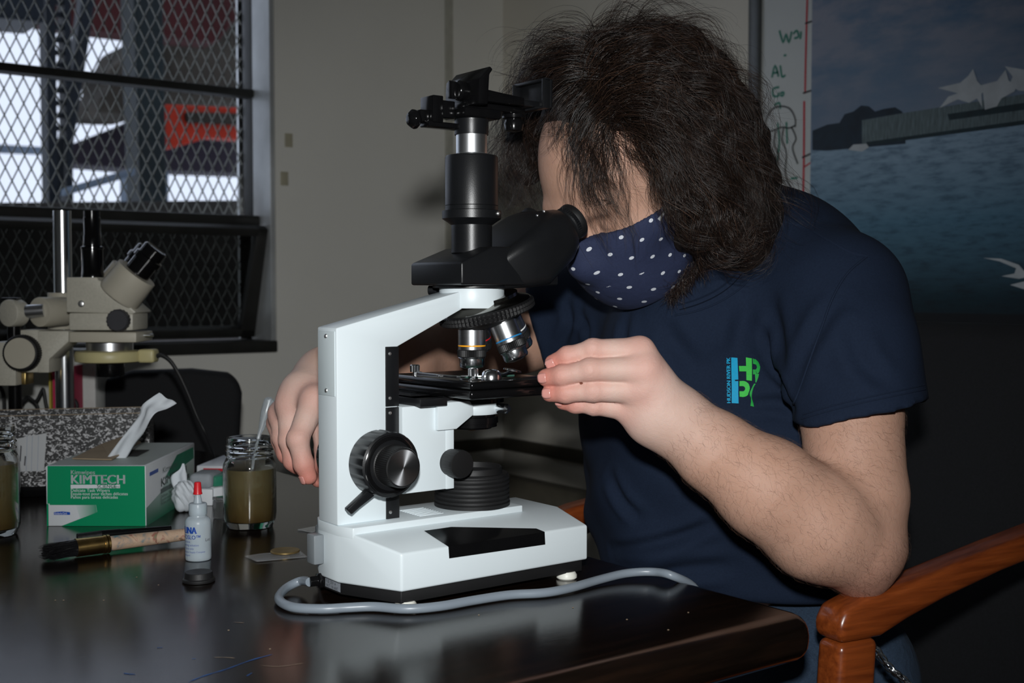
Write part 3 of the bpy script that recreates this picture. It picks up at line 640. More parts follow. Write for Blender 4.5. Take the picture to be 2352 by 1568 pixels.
# ---- photo tube
Q(B().lathe([(.0195, 0), (.0195, .030)], (AX, AY, .3100), (0, 0, 1), 48)).obj('photo_port', M_BLACK, ms)
pt = Q(B().lathe([(.0195, .3365), (.0245, .3400), (.0283, .3425), (.0283, .3500), (.0260, .3503), (.0254, .3508), (.0254, .3545), (.0250, .3548), (.0254, .3552), (.0254, .4005), (.0245, .4022), (.0180, .4035)], (AX, AY, 0), (0, 0, 1), 64)).obj('photo_tube', M_BLACK, ms); pt['off'] = ms['off']
Q(B().sphere((AX + .0125, AY - .0255, .3468), .0022, 12, 6)).obj('lock_screw', M_SCREW, pt)
Q(B().lathe([(.0172, .4030), (.0158, .4042), (.0149, .4045), (.0149, .4230)], (AX, AY, 0), (0, 0, 1), 48)).obj('silver_sleeve', M_ALU, ms)
Q(B().lathe([(.0160, .4220), (.0162, .4228), (.0162, .4365)], (AX, AY, 0), (0, 0, 1), 48)).obj('adapter_collar', M_BLACK, ms)
# ---- phone clamp on top (slightly turned)
pc = thing('phone_clamp', 'black plastic phone clamp fixed on top of the microscope photo tube', 'phone clamp', (AX, AY, TABLE + .4366), world_coords=True)
def bx(b, x0, x1, y0, y1, z0, z1): return b.box(AX + x0, AX + x1, AY + y0, AY + y1, TABLE + z0, TABLE + z1)
bx(B(), -.020, .022, -.019, .019, .4366, .4455).obj('collar_block', M_BLACKG, pc, bevel=.002)
bx(B(), -.046, -.0345, -.004, .0185, .4305, .4555).obj('jaw', M_BLACKG, pc, bevel=.001)
bx(B(), -.0345, -.020, -.002, .012, .436, .452).obj('jaw_bridge', M_BLACKG, pc, bevel=.001)
bx(B(), -.056, -.046, .002, .016, .431, .442).obj('screw_block', M_BLACKG, pc, bevel=.001)
b = B(); b.lathe([(.004, 0), (.009, .004), (.0095, .008), (.006, .012), (.004, .013)], (AX - .054, AY + .006, TABLE + .4335), (-1, .1, -.1), 8); b.obj('wing_screw', M_BLACKG, pc, bevel=.001)
bx(B(), -.050, .010, -.0025, .0130, .4265, .4315).obj('lower_rail', M_BLACKG, pc, bevel=.001)
b = B(); pts = [(AX + x, AY + y) for x, y in ((-.015, -.014), (.050, -.010), (.062, -.004), (.066, .006), (.060, .014), (.045, .016), (-.015, .014))]
b.prism(pts, 'z', TABLE + .4458, TABLE + .4520); b.obj('swing_plate', M_BLACKG, pc, bevel=.0015)
b = B(); b.lathe([(.0115, 0), (.0115, -.0035), (.0085, -.0045), (.0100, -.0090), (.0085, -.0155), (.004, -.0165)], (AX + .052, AY + .002, TABLE + .4462), (0, 0, 1), 20); b.obj('plate_knob', M_BLACKG, pc)
cl_ = B(); cl_.prism([(AX - .006, TABLE + .4525), (AX + .050, TABLE + .4525), (AX + .050, TABLE + .4600), (AX + .008, TABLE + .4635), (AX - .004, TABLE + .4650)], 'y', AY - .018, AY + .018); cl_.obj('clamp_bar', M_BLACKG, pc, bevel=.001)
cl_ = B(); cl_.box(AX + .048, AX + .080, AY - .010, AY + .012, TABLE + .4540, TABLE + .4598); cl_.obj('slide_bar', M_BLACK, pc, bevel=.001)
# near jaw (tilted plate) and far jaw (cup)
jaw = B(); jaw.prism([(AX - .014, TABLE + .4470), (AX - .003, TABLE + .4470), (AX - .001, TABLE + .4750), (AX + .003, TABLE + .4800), (AX - .0005, TABLE + .4830), (AX - .013, TABLE + .4700)], 'y', AY - .0315, AY + .025); jw = jaw.obj('clamp_jaw', M_BLACKG, pc, bevel=.0015)
b = B(); b.lathe([(.0095, 0), (.0095, .004), (.0075, .0055), (.0070, .0065)], (AX - .0135, AY - .004, TABLE + .4620), (-1, 0, 0), 28); b.obj('hinge_boss', M_BLACKG, pc)
b = B(); b.prism([(AY - .002 + y, TABLE + .4625 + z) for y, z in ((-.003, -.009), (.004, -.008), (.007, .006), (.002, .009), (-.003, .007))], 'x', AX - .026, AX - .0190); b.obj('hinge_lever', M_BLACKG, pc, bevel=.001)
fj = B(); fj.box(AX + .0765, AX + .0800, AY - .024, AY + .026, TABLE + .4525, TABLE + .4800)
fj.box(AX + .0700, AX + .0770, AY - .024, AY + .026, TABLE + .4780, TABLE + .4810); fj.box(AX + .0680, AX + .0770, AY - .024, AY - .0215, TABLE + .4525, TABLE + .4800); fj.box(AX + .0680, AX + .0770, AY + .0235, AY + .026, TABLE + .4525, TABLE + .4800); fj.box(AX + .0680, AX + .0770, AY - .024, AY + .026, TABLE + .4515, TABLE + .4540)
fj.obj('clamp_cup', M_BLACK, pc, bevel=.0008)
# ---- power cord of the microscope
gp = Vector((-.036, .0945, TABLE + .0135))
cord_pts = [gp] + [Vector(on_z(px, py, TABLE + zz)) for px, py, zz in ((690, 1334, .010), (655, 1352, .0055), (641, 1376, .0046), (672, 1394, .0046), (740, 1398, .0046), (800, 1395, .0046), (860, 1393, .0048), (935, 1398, .0046), (1010, 1392, .0046), (1090, 1378, .0046), (1170, 1366, .0046), (1250, 1361, .0046), (1310, 1350, .0048), (1380, 1330, .0055), (1440, 1316, .007), (1500, 1313, .008), (1545, 1322, .0075))]
cord_pts += [Vector((.2895, -.064, TABLE - .010)), Vector((.2905, -.072, TABLE - .036)), Vector((.278, -.080, TABLE - .050)), Vector((.24, -.09, TABLE - .051)), Vector((.19, -.10, TABLE - .052))]
o = B().tube(cord_pts, .0041, 12, 6).obj('power_cord', mat('grey_cord', rgb(128, 138, 148), .33, var=.03), None)
tag(o, 'thick grey power cord curling round the front of the microscope', 'cord')
# ================================================================== THINGS ON THE TABLE
M_GLASS = mat('jar_glass', (.96, .98, .98, 1), .04, trans=1.0, ior=1.45, var=.0)
# ---- tissue box, turned a little
k0 = on_z(107, 1208, TABLE); k1 = on_z(336, 1208, TABLE); k2 = on_z(393, 1166, TABLE)
kw = float(np.linalg.norm(k1 - k0)); kl = .213; kh = .0708
ka = math.atan2(k1[1] - k0[1], k1[0] - k0[0])
km_g = mat('kim_green', rgb(0, 138, 92), .38, var=.03, vscale=6); km_w = mat('kim_white', rgb(214, 218, 222), .42, var=.02, vscale=6)
km_s = mat('kim_top', rgb(168, 176, 172), .5, var=.06, vscale=8); km_b = mat('kim_blue', rgb(24, 76, 170), .4, var=.02); km_tan = mat('kim_cardboard', rgb(150, 132, 108), .7, var=.1)
km_sg = mat('kim_soft_green', rgb(40, 120, 94), .45, var=.1); km_gr = mat('kim_grey_print', rgb(86, 98, 96), .5)
kb = thing('tissue_box', 'green and white box of lab wipes with a tissue standing out', 'tissue box', tuple(k0), ka)
# side gradient materials
def grad_mat(name, cA, cB, axis, a, b_, cC=None):
    m = bpy.data.materials.new(name); m.use_nodes = True; n = N(m); bs = n.n['Principled BSDF']; sp = n.sep(n.coord())
    f = n.math('DIVIDE', n.math('SUBTRACT', sp[axis], a), b_ - a)
    n.l.new(n.ramp(f, [(0, cA), (1, cB)]), bs.inputs['Base Color']); bs.inputs['Roughness'].default_value = .42; return m
body = B().box(0, kw, 0, kl, 0, kh).obj('carton', km_w, kb, bevel=.0012)
def kf(u, v): return (u * kw, -.0004, v * kh)
def kf2(u, v): return (u * kw, -.0008, v * kh)
def face(name, pts, m, fr_, par): return B().add([fr_(u, v) for u, v in pts], [list(range(len(pts)))]).obj(name, m, par, smooth=False, recalc=False)
body_p = body
face('green_front', [(.006, 0.0), (.150, 0.0), (.50, .25), (.65, .355), (.035, .355), (.035, .37), (.006, .37)][::1] and [(.15, .004), (.994, .004), (.994, .996), (.02, .996), (.012, .375), (.035, .375), (.035, .352), (.50, .352), (.51, .232)], km_g, kf, body_p)
face('green_edge', [(0.004, .004), (.022, .004), (.024, .37), (.006, .37)], km_g, kf, body_p)
face('soft_wedge', [(.30, .352), (.50, .352), (.51, .232), (.34, .13)], grad_mat('kim_wedge', rgb(214, 218, 222), rgb(10, 138, 98), 0, .27 * kw, .52 * kw), kf2, body_p)
def kt(txt, u, v, size, m=km_w, bold=0.0, xs=1.0, sp_=1.0): return print_text('lettering', txt, size, lambda a, c: (u * kw + a, -.0012, v * kh + c), m, body_p, bold, xs=xs, space=sp_)
kt('Kimwipes', .252, .862, .0070, bold=.00008, sp_=1.04)
kt('KIMTECH', .25, .705, .0150, bold=.00035, xs=1.0, sp_=1.02)
face('white_bar', [(.25, .625), (.745, .632), (.745, .690), (.25, .688)], km_w, kf2, body_p)
print_text('lettering', 'SCIENCE', .0058, lambda a, c: (.515 * kw + a, -.0014, .636 * kh + c), km_sg, body_p, .0001); print_text('lettering', 'BRAND', .0032, lambda a, c: (.66 * kw + a, -.0014, .640 * kh + c), km_sg, body_p)
kt('Delicate Task Wipers', .25, .572, .0052, xs=1.0); kt('Essuie-tout pour t\u00e2ches d\u00e9licates', .25, .516, .0050, xs=1.0); kt('Pa\u00f1os para tareas delicadas', .25, .460, .0050, xs=1.0)
face('blue_badge', [(.078, .19), (.24, .19), (.24, .235), (.16, .247), (.078, .235)], km_b, kf2, body_p)
print_text('lettering', 'Kimberly-Clark', .0038, lambda a, c: (.085 * kw + a, -.0014, .197 * kh + c), km_w, body_p, xs=.62)
# right long side, printed
def ks(u, v, d=.0004): return (kw + d, u * kl, v * kh)
gs = grad_mat('kim_side', rgb(30, 120, 88), rgb(186, 198, 196), 2, .0, .05)
face('side_print', [(.0, .30), (0.0, 0), (.62, 0), (.96, .2), (.99, .86), (.62, .93), (.26, .42)], gs, lambda u, v: ks(u, v), body_p)
face('side_band', [(.34, .62), (.60, .93), (.96, .93), (.97, .72), (.5, .62)], km_sg, lambda u, v: ks(u, v, .0006), body_p)
print_text('lettering', 'Kimwipes', .010, lambda a, c: (kw + .0010, .30 * kl + a * 1.6, .735 * kh + c), km_gr, body_p)
print_text('lettering', 'KIMTECH', .0145, lambda a, c: (kw + .0010, .26 * kl + a * 1.9, .52 * kh + c), km_gr, body_p, .0003)
face('grey_bar', [(.26, .40), (.86, .40), (.86, .48), (.26, .48)], km_gr, lambda u, v: ks(u, v, .0008), body_p)
for i, v in enumerate((.32, .26, .20)):
    print_text('lettering', ['Delicate Task Wipers', 'Essuie-tout pour t\u00e2ches', 'Pa\u00f1os para tareas'][i], .0052, lambda a, c, v=v: (kw + .0010, .26 * kl + a * 1.7, v * kh + c), km_gr, body_p)
face('blue_badge', [(.06, .80), (.22, .80), (.22, .86), (.06, .86)], km_b, lambda u, v: ks(u, v, .0008), body_p)
# torn top: raised tan flap and tissue slot
face('top_print', [(.02, .02), (.98, .02), (.98, .98), (.02, .98)], km_s, lambda u, v: (u * kw, v * kl, kh + .0004), body_p)
B().add([(.12 * kw, .22 * kl, kh + .001), (.55 * kw, .18 * kl, kh + .001), (.60 * kw, .62 * kl, kh + .010), (.36 * kw, .78 * kl, kh + .015), (.14 * kw, .66 * kl, kh + .006),
         (.12 * kw, .22 * kl, kh + .0025), (.55 * kw, .18 * kl, kh + .0025), (.60 * kw, .62 * kl, kh + .0115), (.36 * kw, .78 * kl, kh + .0165), (.14 * kw, .66 * kl, kh + .0075)],
        [(0, 1, 2, 3, 4), (5, 6, 7, 8, 9), (0, 1, 6, 5), (1, 2, 7, 6), (2, 3, 8, 7), (3, 4, 9, 8), (4, 0, 5, 9)]).obj('torn_flap', km_tan, kb, smooth=False)
face('slot', [(.46, .34), (.72, .34), (.70, .62), (.50, .62)], mat('kim_slot', rgb(24, 22, 20), .8), lambda u, v: (u * kw, v * kl, kh + .0012), body_p)
# tissue standing in the slot: twisted sheet (world coordinates)
M_TIS = mat('tissue_paper', rgb(206, 212, 218), .75, var=.04, vscale=60, bump=.3, bscale=160, sss=.0)
def sheet(name, rows, m, parent=None, th=.0004, k=6):
    """rows: list of (left, right) points along the strip, world space"""
    Ls = spline([Vector(r_[0]) for r_ in rows], k); Rs = spline([Vector(r_[1]) for r_ in rows], k); W = 9
    vs = []; n_ = len(Ls)
    for i in range(n_):
        d = Rs[i] - Ls[i]
        t = (Ls[min(i + 1, n_ - 1)] - Ls[max(i - 1, 0)]); nr = d.cross(t).normalized()
        for j in range(W):
            f = j / (W - 1); vs.append(Ls[i] + d * f + nr * (.0035 * math.sin(f * 7 + i * .12) * (d.length / .03) * math.sin(math.pi * min(1, f + .0)) ** .5))
    fs = [(i * W + j, i * W + j + 1, (i + 1) * W + j + 1, (i + 1) * W + j) for i in range(n_ - 1) for j in range(W - 1)]
    o = B().add(vs, fs).obj(name, m, parent, recalc=False, ang=180)
    so = o.modifiers.new('thick', 'SOLIDIFY'); so.thickness = th; return o
KD = float((k0 * .35 + k1 * .65 + (k2 - k1) * .45 - CAM) @ HOR)
T_ = lambda px, py, d=0: at(px, py, KD + d)
o = sheet('tissue', [(T_(236, 1064), T_(276, 1066, .01)), (T_(252, 1042), T_(292, 1050, .012)), (T_(276, 1010), T_(310, 1020, .01)), (T_(300, 980), T_(330, 994, 0)), (T_(320, 952), T_(346, 962, -.012)), (T_(327, 930), T_(360, 946, -.01)), (T_(350, 912), T_(384, 938, .004)), (T_(366, 902), T_(406, 926, .012))], M_TIS)
tag(o, 'white tissue pulled up and standing twisted out of the green box', 'tissue')
# ---- jars
def jar(name, px, py, r, hgt, label, fill, tilt=0):
    p = on_z(px, py, TABLE); p = p + HOR * r
    t = thing(name, label, 'jar', (p[0], p[1], TABLE))
    th = .0022
    out = [(r * .80, 0), (r * .86, .0006), (r * .90, .004), (r * .985, .010), (r, .016), (r, hgt * .655), (r * .985, hgt * .70), (r * .90, hgt * .755), (r * .86, hgt * .775), (r * .88, hgt * .79), (r * .91, hgt * .80), (r * .86, hgt * .815), (r * .86, hgt * .845), (r * .91, hgt * .858), (r * .86, hgt * .875), (r * .86, hgt * .90), (r * .90, hgt * .912), (r * .86, hgt * .93), (r * .85, hgt * .985), (r * .84, hgt)]
    inn = [(r * .84 - th, hgt), (r * .84 - th, hgt * .78), (r * .95 - th, hgt * .70), (r - th, hgt * .65), (r - th, .016), (r * .88, .008), (.0001, .007)]
    B().lathe(out + inn, (0, 0, 0), (0, 0, 1), 48).obj('glass', M_GLASS, t)
    lm = bpy.data.materials.get('pond_water')
    if not lm:
        lm = bpy.data.materials.new('pond_water'); lm.use_nodes = True; n = N(lm); bs = n.n['Principled BSDF']; sp = n.sep(n.coord())
        nz = n.noise(n.coord(), 60, 4); f = n.math('ADD', n.math('MULTIPLY', sp[2], 18.0), n.math('MULTIPLY', n.math('SUBTRACT', nz, .5), .5))
        n.l.new(n.ramp(f, [(0.05, rgb(84, 58, 22)), (.35, rgb(118, 98, 58)), (.9, rgb(132, 118, 82))]), bs.inputs['Base Color'])
        bs.inputs['Roughness'].default_value = .2; bs.inputs['Transmission Weight'].default_value = .35; bs.inputs['IOR'].default_value = 1.33
    B().lathe([(.0001, .0078), (r * .87, .0088), (r - th - .0005, .0165), (r - th - .0005, hgt * fill), (.0001, hgt * fill - .0006)], (0, 0, 0), (0, 0, 1), 40).obj('pond_water', lm, t)
    return t, p
j1, jp1 = jar('jar', 561, 1220, .0305, .1045, 'open glass jar of brown pond water holding a pipette', .655)
j2, jp2 = jar('jar', -46, 1240, .0305, .122, 'glass jar of murky pond water cut by the left photo edge', .66)
# pipette leaning in the jar
jd = float((jp1 - CAM) @ HOR)
pa = Vector(at(618, 922, jd + .012)); pb = Vector(at(608, 958, jd + .008)); pc_ = Vector(at(600, 985, jd + .004)); pd = Vector(at(592, 1012, jd)); pe = Vector(at(567, 1140, jd - .012))
o = B().tube([pa - (pb - pa) * .28, pa, pb, pc_, pd, pe], [.0012, .0062, .0064, .0042, .0024, .0019, .0016], 14, 6).obj('pipette', mat('clear_poly', (.80, .86, .90, 1), .22, trans=.75, ior=1.35, var=.02))
tag(o, 'clear plastic pipette leaning in the open jar', 'pipette')
# ---- dropper bottle with red tip
p = on_z(448, 1291, TABLE) + HOR * .013
bt = thing('dropper_bottle', 'small translucent plastic bottle with blue print and red tip', 'bottle', tuple(p)[:2] + (TABLE,))
M_LDPE = mat('ldpe', rgb(206, 218, 226), .3, trans=.45, ior=1.3, var=.02, sss=.0)
B().lathe([(.0112, 0), (.0126, .0008), (.0130, .003), (.0130, .0375), (.0126, .0405), (.0108, .0432), (.0086, .0446), (.0082, .0462)], (0, 0, 0), (0, 0, 1), 36).obj('bottle_body', M_LDPE, bt)
B().lathe([(.0086, .0460), (.0090, .0468, .0001), (.0090, .0570, .0001), (.0084, .0580), (.0056, .0584)], (0, 0, 0), (0, 0, 1), 72, lambda a: math.cos(36 * a)).obj('screw_collar', M_LDPE, bt)
B().lathe([(.0046, .0582), (.0042, .0600), (.0026, .0690)], (0, 0, 0), (0, 0, 1), 24).obj('nozzle', M_LDPE, bt)
B().lathe([(.0046, .0672), (.0046, .0682), (.0042, .0690), (.0034, .0788), (.0028, .0796), (.0001, .0798)], (0, 0, 0), (0, 0, 1), 24).obj('red_tip', mat('red_cap', rgb(206, 36, 44), .35, var=.03), bt)
# print wrapped on the bottle; a0 is the angle that faces the camera
tv = CAM - p; ca = math.atan2(tv[1], tv[0])
def wrap(a0, z0, r=.0132): return lambda u, v: (r * math.cos(ca + a0 + u / r), r * math.sin(ca + a0 + u / r), z0 + v)
M_PRB = mat('print_blue', rgb(24, 70, 160), .5)
print_text('lettering', 'CAROLINA', .0095, wrap(-2.86, .0290), M_PRB, bt, .0005, xs=.76); print_text('lettering', 'PROTOSLO\u2122', .0058, wrap(-2.22, .0232), M_PRB, bt, .0001, xs=.9)
for i, (tx, sz) in enumerate((('Protozoa', .003), ('quieting solution', .003), ('for study only', .0026), ('Biological Supply Company', .0024), ('Burlington', .0024))):
    print_text('lettering', tx, sz, wrap(-1.5 + .02 * i, .0196 - i * .0034), M_PRB, bt)
print_text('lettering', 'Lot:', .0044, wrap(.55, .0205), mat('stamp_ink', rgb(50, 54, 60), .5), bt)
# ---- black lid
p = on_z(449, 1342, TABLE) + HOR * .012
o = B().lathe([(.0138, 0), (.0150, .0006), (.0152, .0022), (.0146, .0032), (.0136, .0036), (.0132, .0042), (.0130, .0085), (.0124, .0094), (.0001, .0090)], (0, 0, 0), (0, 0, 1), 40).obj('bottle_lid', M_BLACKM); o.location = (p[0], p[1], TABLE)
tag(o, 'round black plastic lid lying in front of the small bottle', 'lid')
# ---- brushes
def brush(a, b_, rr, label, main=True):
    global BRUSH
    a = V(*a); b_ = V(*b_); d = b_ - a; L = np.linalg.norm(d); d /= L; n3 = np.cross(d, [0, 0, 1.])
    t = thing('paint_brush', label, 'paint brush', tuple(a[:2]) + (TABLE,), world_coords=True)
    def seg(s0, s1, r0, r1, fl_, name, m, z, k=14):
        bb_ = B(); vs = []
        for i in range(k + 1):
            f = i / k; s_ = s0 + (s1 - s0) * f; r_ = r0 + (r1 - r0) * f; w_ = r_ * (fl_[0] + (fl_[1] - fl_[0]) * f)
            for q in range(14):
                th = 2 * math.pi * q / 14; c = a + d * s_ * L
                vs.append((c[0] + n3[0] * w_ * math.cos(th), c[1] + n3[1] * w_ * math.cos(th), z + r_ * math.sin(th)))
        fs = [(i * 14 + q, i * 14 + (q + 1) % 14, (i + 1) * 14 + (q + 1) % 14, (i + 1) * 14 + q) for i in range(k) for q in range(14)] + [list(range(14))[::-1], list(range(k * 14, k * 14 + 14))]
        return bb_.add(vs, fs).obj(name, m, t)
    z = TABLE + rr * 1.02
    M_BR = mat('black_bristle', rgb(20, 20, 22), .55, var=.3, vscale=400, bump=.6, bscale=500, stretch=(1, 1, 1))
    if main:
        BRUSH = (a, d, n3, L, z, t); seg(.06, .23, rr * .45, rr * .92, (1.5, 1.1), 'bristles', M_BR, z)
        seg(.215, .38, rr * .96, rr * .92, (1.2, 1.0), 'ferrule', mat('brass_ferrule', (.55, .36, .13, 1), .28, 1.0, var=.2, vscale=90), z)
        for s_ in (.375, .395): seg(s_, s_ + .014, rr * .98, rr * .98, (1, 1), 'ferrule_ring', mat('brass_ferrule', (.55, .36, .13, 1), .28, 1.0), z, 2)
        hm = bpy.data.materials.new('painted_handle'); hm.use_nodes = True; n = N(hm); bs = n.n['Principled BSDF']
        nz = n.noise(n.coord(), 70, 4, .6, 1.0)
        n.l.new(n.ramp(nz, [(.3, rgb(92, 120, 128)), (.42, rgb(176, 150, 128)), (.55, rgb(186, 160, 136)), (.62, rgb(150, 96, 84)), (.72, rgb(110, 128, 96))]), bs.inputs['Base Color']); bs.inputs['Roughness'].default_value = .5
        seg(.405, 1.0, rr * .80, rr * .62, (1, 1), 'handle', hm, z)
    else:
        seg(.0, .25, rr * .7, rr * .9, (1.6, 1.1), 'bristles', M_BR, z); seg(.25, .45, rr * .95, rr * .9, (1, 1), 'ferrule', M_BLACKG, z); seg(.45, 1.0, rr * .8, rr * .55, (1, 1), 'handle', M_BLACKG, z)
    return t
pA = on_z(86, 1291, TABLE); pB = on_z(432, 1247, TABLE)
brush(pA, pA + (pB - pA) * 1.12, .0098, 'flat brush with black bristles, brass ferrule and paint-stained handle')
pA = on_z(196, 1256, TABLE); pB = on_z(402, 1229, TABLE)
brush(pA + V(.0, .028, 0), pB + V(.0, .012, 0), .0058, 'thin all-black brush lying behind the paint-stained brush', False)
# ---- coin in a small zip bag
c = on_z(655, 1271, TABLE); M_BAG = mat('poly_bag', (.8, .82, .84, 1), .18, trans=.6, ior=1.2, var=.02, bump=1.0, bscale=160, alpha=.35)
bgp = [on_z(px, py, TABLE + .0008) for px, py in ((562, 1278), (590, 1290), (706, 1279), (690, 1266), (600, 1272))]
o = B().add([tuple(q) for q in bgp] + [tuple(q + V(0, 0, .0009)) for q in bgp], [(4, 3, 2, 1, 0), (5, 6, 7, 8, 9)] + [(i, (i + 1) % 5, 5 + (i + 1) % 5, 5 + i) for i in range(5)]).obj('zip_bag', M_BAG, bevel=.0003)
tag(o, 'small clear crumpled zip bag lying flat under the bronze disc', 'plastic bag')
o = B().lathe([(.0148, 0), (.0152, .0005), (.0152, .0016), (.0148, .0021), (.0001, .0020)], (0, 0, 0), (0, 0, 1), 40).obj('bronze_disc', mat('old_bronze', (.34, .24, .10, 1), .42, .8, var=.15, vscale=80))
o.location = (c[0], c[1], TABLE + .0018); tag(o, 'round bronze coin-like disc on a small clear bag', 'coin')
q = [on_z(px, py, TABLE + .0004) for px, py in ((684, 1217), (722, 1210), (740, 1217), (716, 1223))]
o = B().add([tuple(a) for a in q] + [tuple(a + V(0, 0, .001)) for a in q], [(3, 2, 1, 0), (4, 5, 6, 7), (0, 1, 5, 4), (1, 2, 6, 5), (2, 3, 7, 6), (3, 0, 4, 7)]).obj('loose_glass_slide', mat('slide_clear', (.85, .88, .9, 1), .05, trans=.8, var=.02))
tag(o, 'thin glass slide lying behind the microscope base', 'glass slide')
# ---- crumpled tissue
def crumple(name, c, s_, seed, label, m):
    rng = np.random.RandomState(seed); bm = bmesh.new(); bmesh.ops.create_icosphere(bm, subdivisions=4, radius=1)
    ds = rng.randn(26, 3); ds /= np.linalg.norm(ds, axis=1)[:, None]; am = rng.uniform(-.34, .30, 26); wd = rng.uniform(7, 30, 26)
    for v in bm.verts:
        n_ = np.array(v.co); f = 1 + sum(a * math.exp(-w * (1 - n_ @ d)) for a, d, w in zip(am, ds, wd)) + .05 * math.sin(n_[0] * 17 + n_[2] * 11)
        v.co = Vector((n_[0] * s_[0], n_[1] * s_[1], n_[2] * s_[2])) * f
    mz = min(v.co.z for v in bm.verts)
    for v in bm.verts: v.co += Vector((c[0], c[1], TABLE - mz))
    me = bpy.data.meshes.new(name); bm.to_mesh(me); bm.free(); o = link(name, me, m, ang=24); tag(o, label, 'tissue'); return o
c0 = on_z(418, 1180, TABLE) + HOR * .018
crt = crumple('crumpled_tissue', c0, (.017, .017, .0185), 3, 'crumpled white tissue with a pointed tip beside the green box', M_TIS)
cd0 = float((c0 - CAM) @ HOR); D_ = lambda px, py, d=0: at(px, py, cd0 + d)
tp = sheet('tissue_peak', [(D_(402, 1150), D_(436, 1152, .004)), (D_(400, 1128), D_(436, 1126, .002)), (D_(393, 1108), D_(430, 1106, -.004)), (D_(394, 1092), D_(429, 1090, -.002)), (D_(412, 1078), D_(426, 1078, 0)), (D_(419, 1064), D_(423, 1064, 0))], M_TIS, crt)
# ---- grey carton behind, red topped pack, clear cube
def turned(name, label, cat, p0, p1, depth, hgt, m, rise=0):
    a = on_z(*p0, TABLE); b_ = on_z(*p1, TABLE); w = float(np.linalg.norm(b_ - a)); an = math.atan2(b_[1] - a[1], b_[0] - a[0])
    t = thing(name, label, cat, (a[0], a[1], TABLE), an); return t, w
t, w = turned('open_carton', 'open white carton with grey wipes behind the small bottle', 'carton', (428, 1160), (488, 1161), .06, .04, None)
B().box(0, w, 0, .05, 0, .021).obj('tray', km_w, t, bevel=.001)
B().box(.002, w - .002, .002, .048, .0212, .040).obj('wipes', mat('grey_wipes', rgb(150, 156, 162), .7, var=.1, vscale=60, bump=.4, bscale=90), t, bevel=.006, bseg=3)
t, w = turned('side_carton', 'white carton with dark green lining beside the jar', 'carton', (490, 1160), (560, 1150), .06, .04, None)
B().box(.002, w, 0, .045, 0, .022).obj('tray', km_w, t, bevel=.001); B().box(.004, w - .002, .004, .04, .0222, .036).obj('lining', km_sg, t, bevel=.003)
t, w = turned('red_pack', 'flat white pack with a red scalloped stripe behind the jar', 'pack', (440, 1116), (560, 1118), .09, .04, None)
B().box(0, w, .02, .13, 0, .026).obj('pack_body', km_w, t, bevel=.0015)
B().box(.01, w, .0194, .0204, .013, .0225).obj('red_stripe', mat('red_print', rgb(190, 30, 46), .45), t)
t, w = turned('clear_cube_box', 'small clear plastic box standing against the jar', 'box', (489, 1190), (520, 1200), .03, .03, None)
B().box(0, w, 0, .022, 0, .022).obj('shell', mat('acrylic', (.85, .87, .88, 1), .06, trans=.92, ior=1.2, var=.02), t, bevel=.001)
B().box(-.0005, w + .0005, -.0005, .0225, .0222, .0262).obj('lid', mat('acrylic', (.85, .87, .88, 1), .06, trans=.92), t, bevel=.001)
# ---- marbled composition file box
n0 = on_z(-60, 1146, TABLE); n1 = on_z(345, 1131, TABLE); nw = float(np.linalg.norm(n1 - n0)); na = math.atan2(n1[1] - n0[1], n1[0] - n0[0])
nh = float(at(180, 952, float((n0 * .4 + n1 * .6 - CAM) @ HOR))[2] - TABLE)
mm = bpy.data.materials.new('marbled_paper'); mm.use_nodes = True; n = N(mm); bs = n.n['Principled BSDF']
v1 = n.noise(n.mapping(n.coord(), rot=(.3, .2, .5), sc=(1, 1, 1.5)), 185, 2.5, .55, 1.2)
n.l.new(n.ramp(v1, [(.525, rgb(12, 12, 14)), (.575, rgb(190, 190, 192))]), bs.inputs['Base Color']); bs.inputs['Roughness'].default_value = .5
nb = thing('marbled_file_box', 'black and white marbled open-topped box with a paper label', 'file box', (n0[0], n0[1], TABLE), na)
nd = .09; th = .003; z0 = .014
B().box(0, nw, 0, th, z0, nh).obj('front_panel', mm, nb); B().box(0, nw, nd - th, nd, z0, nh).obj('rear_panel', mm, nb)
B().box(0, th, th, nd - th, z0, nh).obj('end_panel', mm, nb); B().box(nw - th, nw, th, nd - th, z0, nh).obj('end_panel', mm, nb)
B().box(0, nw, 0, nd, 0, z0).obj('bottom_tray', M_BLACKG, nb, bevel=.001)
for y in (0, nd - th): B().box(0, nw, y, y + th, nh, nh + .0008).obj('card_edge', km_tan, nb)
# label card: on the front panel
def lab(px, py):
    d = ray(px, py); nrm = V(-math.sin(na), math.cos(na), 0); t_ = ((n0 - nrm * .0006 - CAM) @ nrm) / (d @ nrm); P_ = CAM + d * t_ - n0
    return (P_ @ V(math.cos(na), math.sin(na), 0), -.0006, P_[2])
face('label_card', [(34, 1008), (107, 994), (101, 1081), (42, 1083), (40, 1050)], mat('label_paper', rgb(186, 188, 190), .6, var=.02), lambda u, v: lab(u, v), nb)
for u in (62, 74, 88): face('ruled_line', [(u, 1000), (u + 1, 1000), (u - 1.4, 1082), (u - 2.4, 1082)], mat('rule_ink', rgb(140, 150, 170), .6), lambda a, c: (lab(a, c)[0], -.0009, lab(a, c)[2]), nb)
for i, (u, a, c) in enumerate(((47, 1022, 1060), (57, 1046, 1070))): face('handwriting', [(u, a), (u + 3, a + 2), (u + 1, c), (u - 2, c - 2)], mat('pen_ink', rgb(70, 70, 76), .6), lambda x, y: (lab(x, y)[0], -.0009, lab(x, y)[2]), nb)
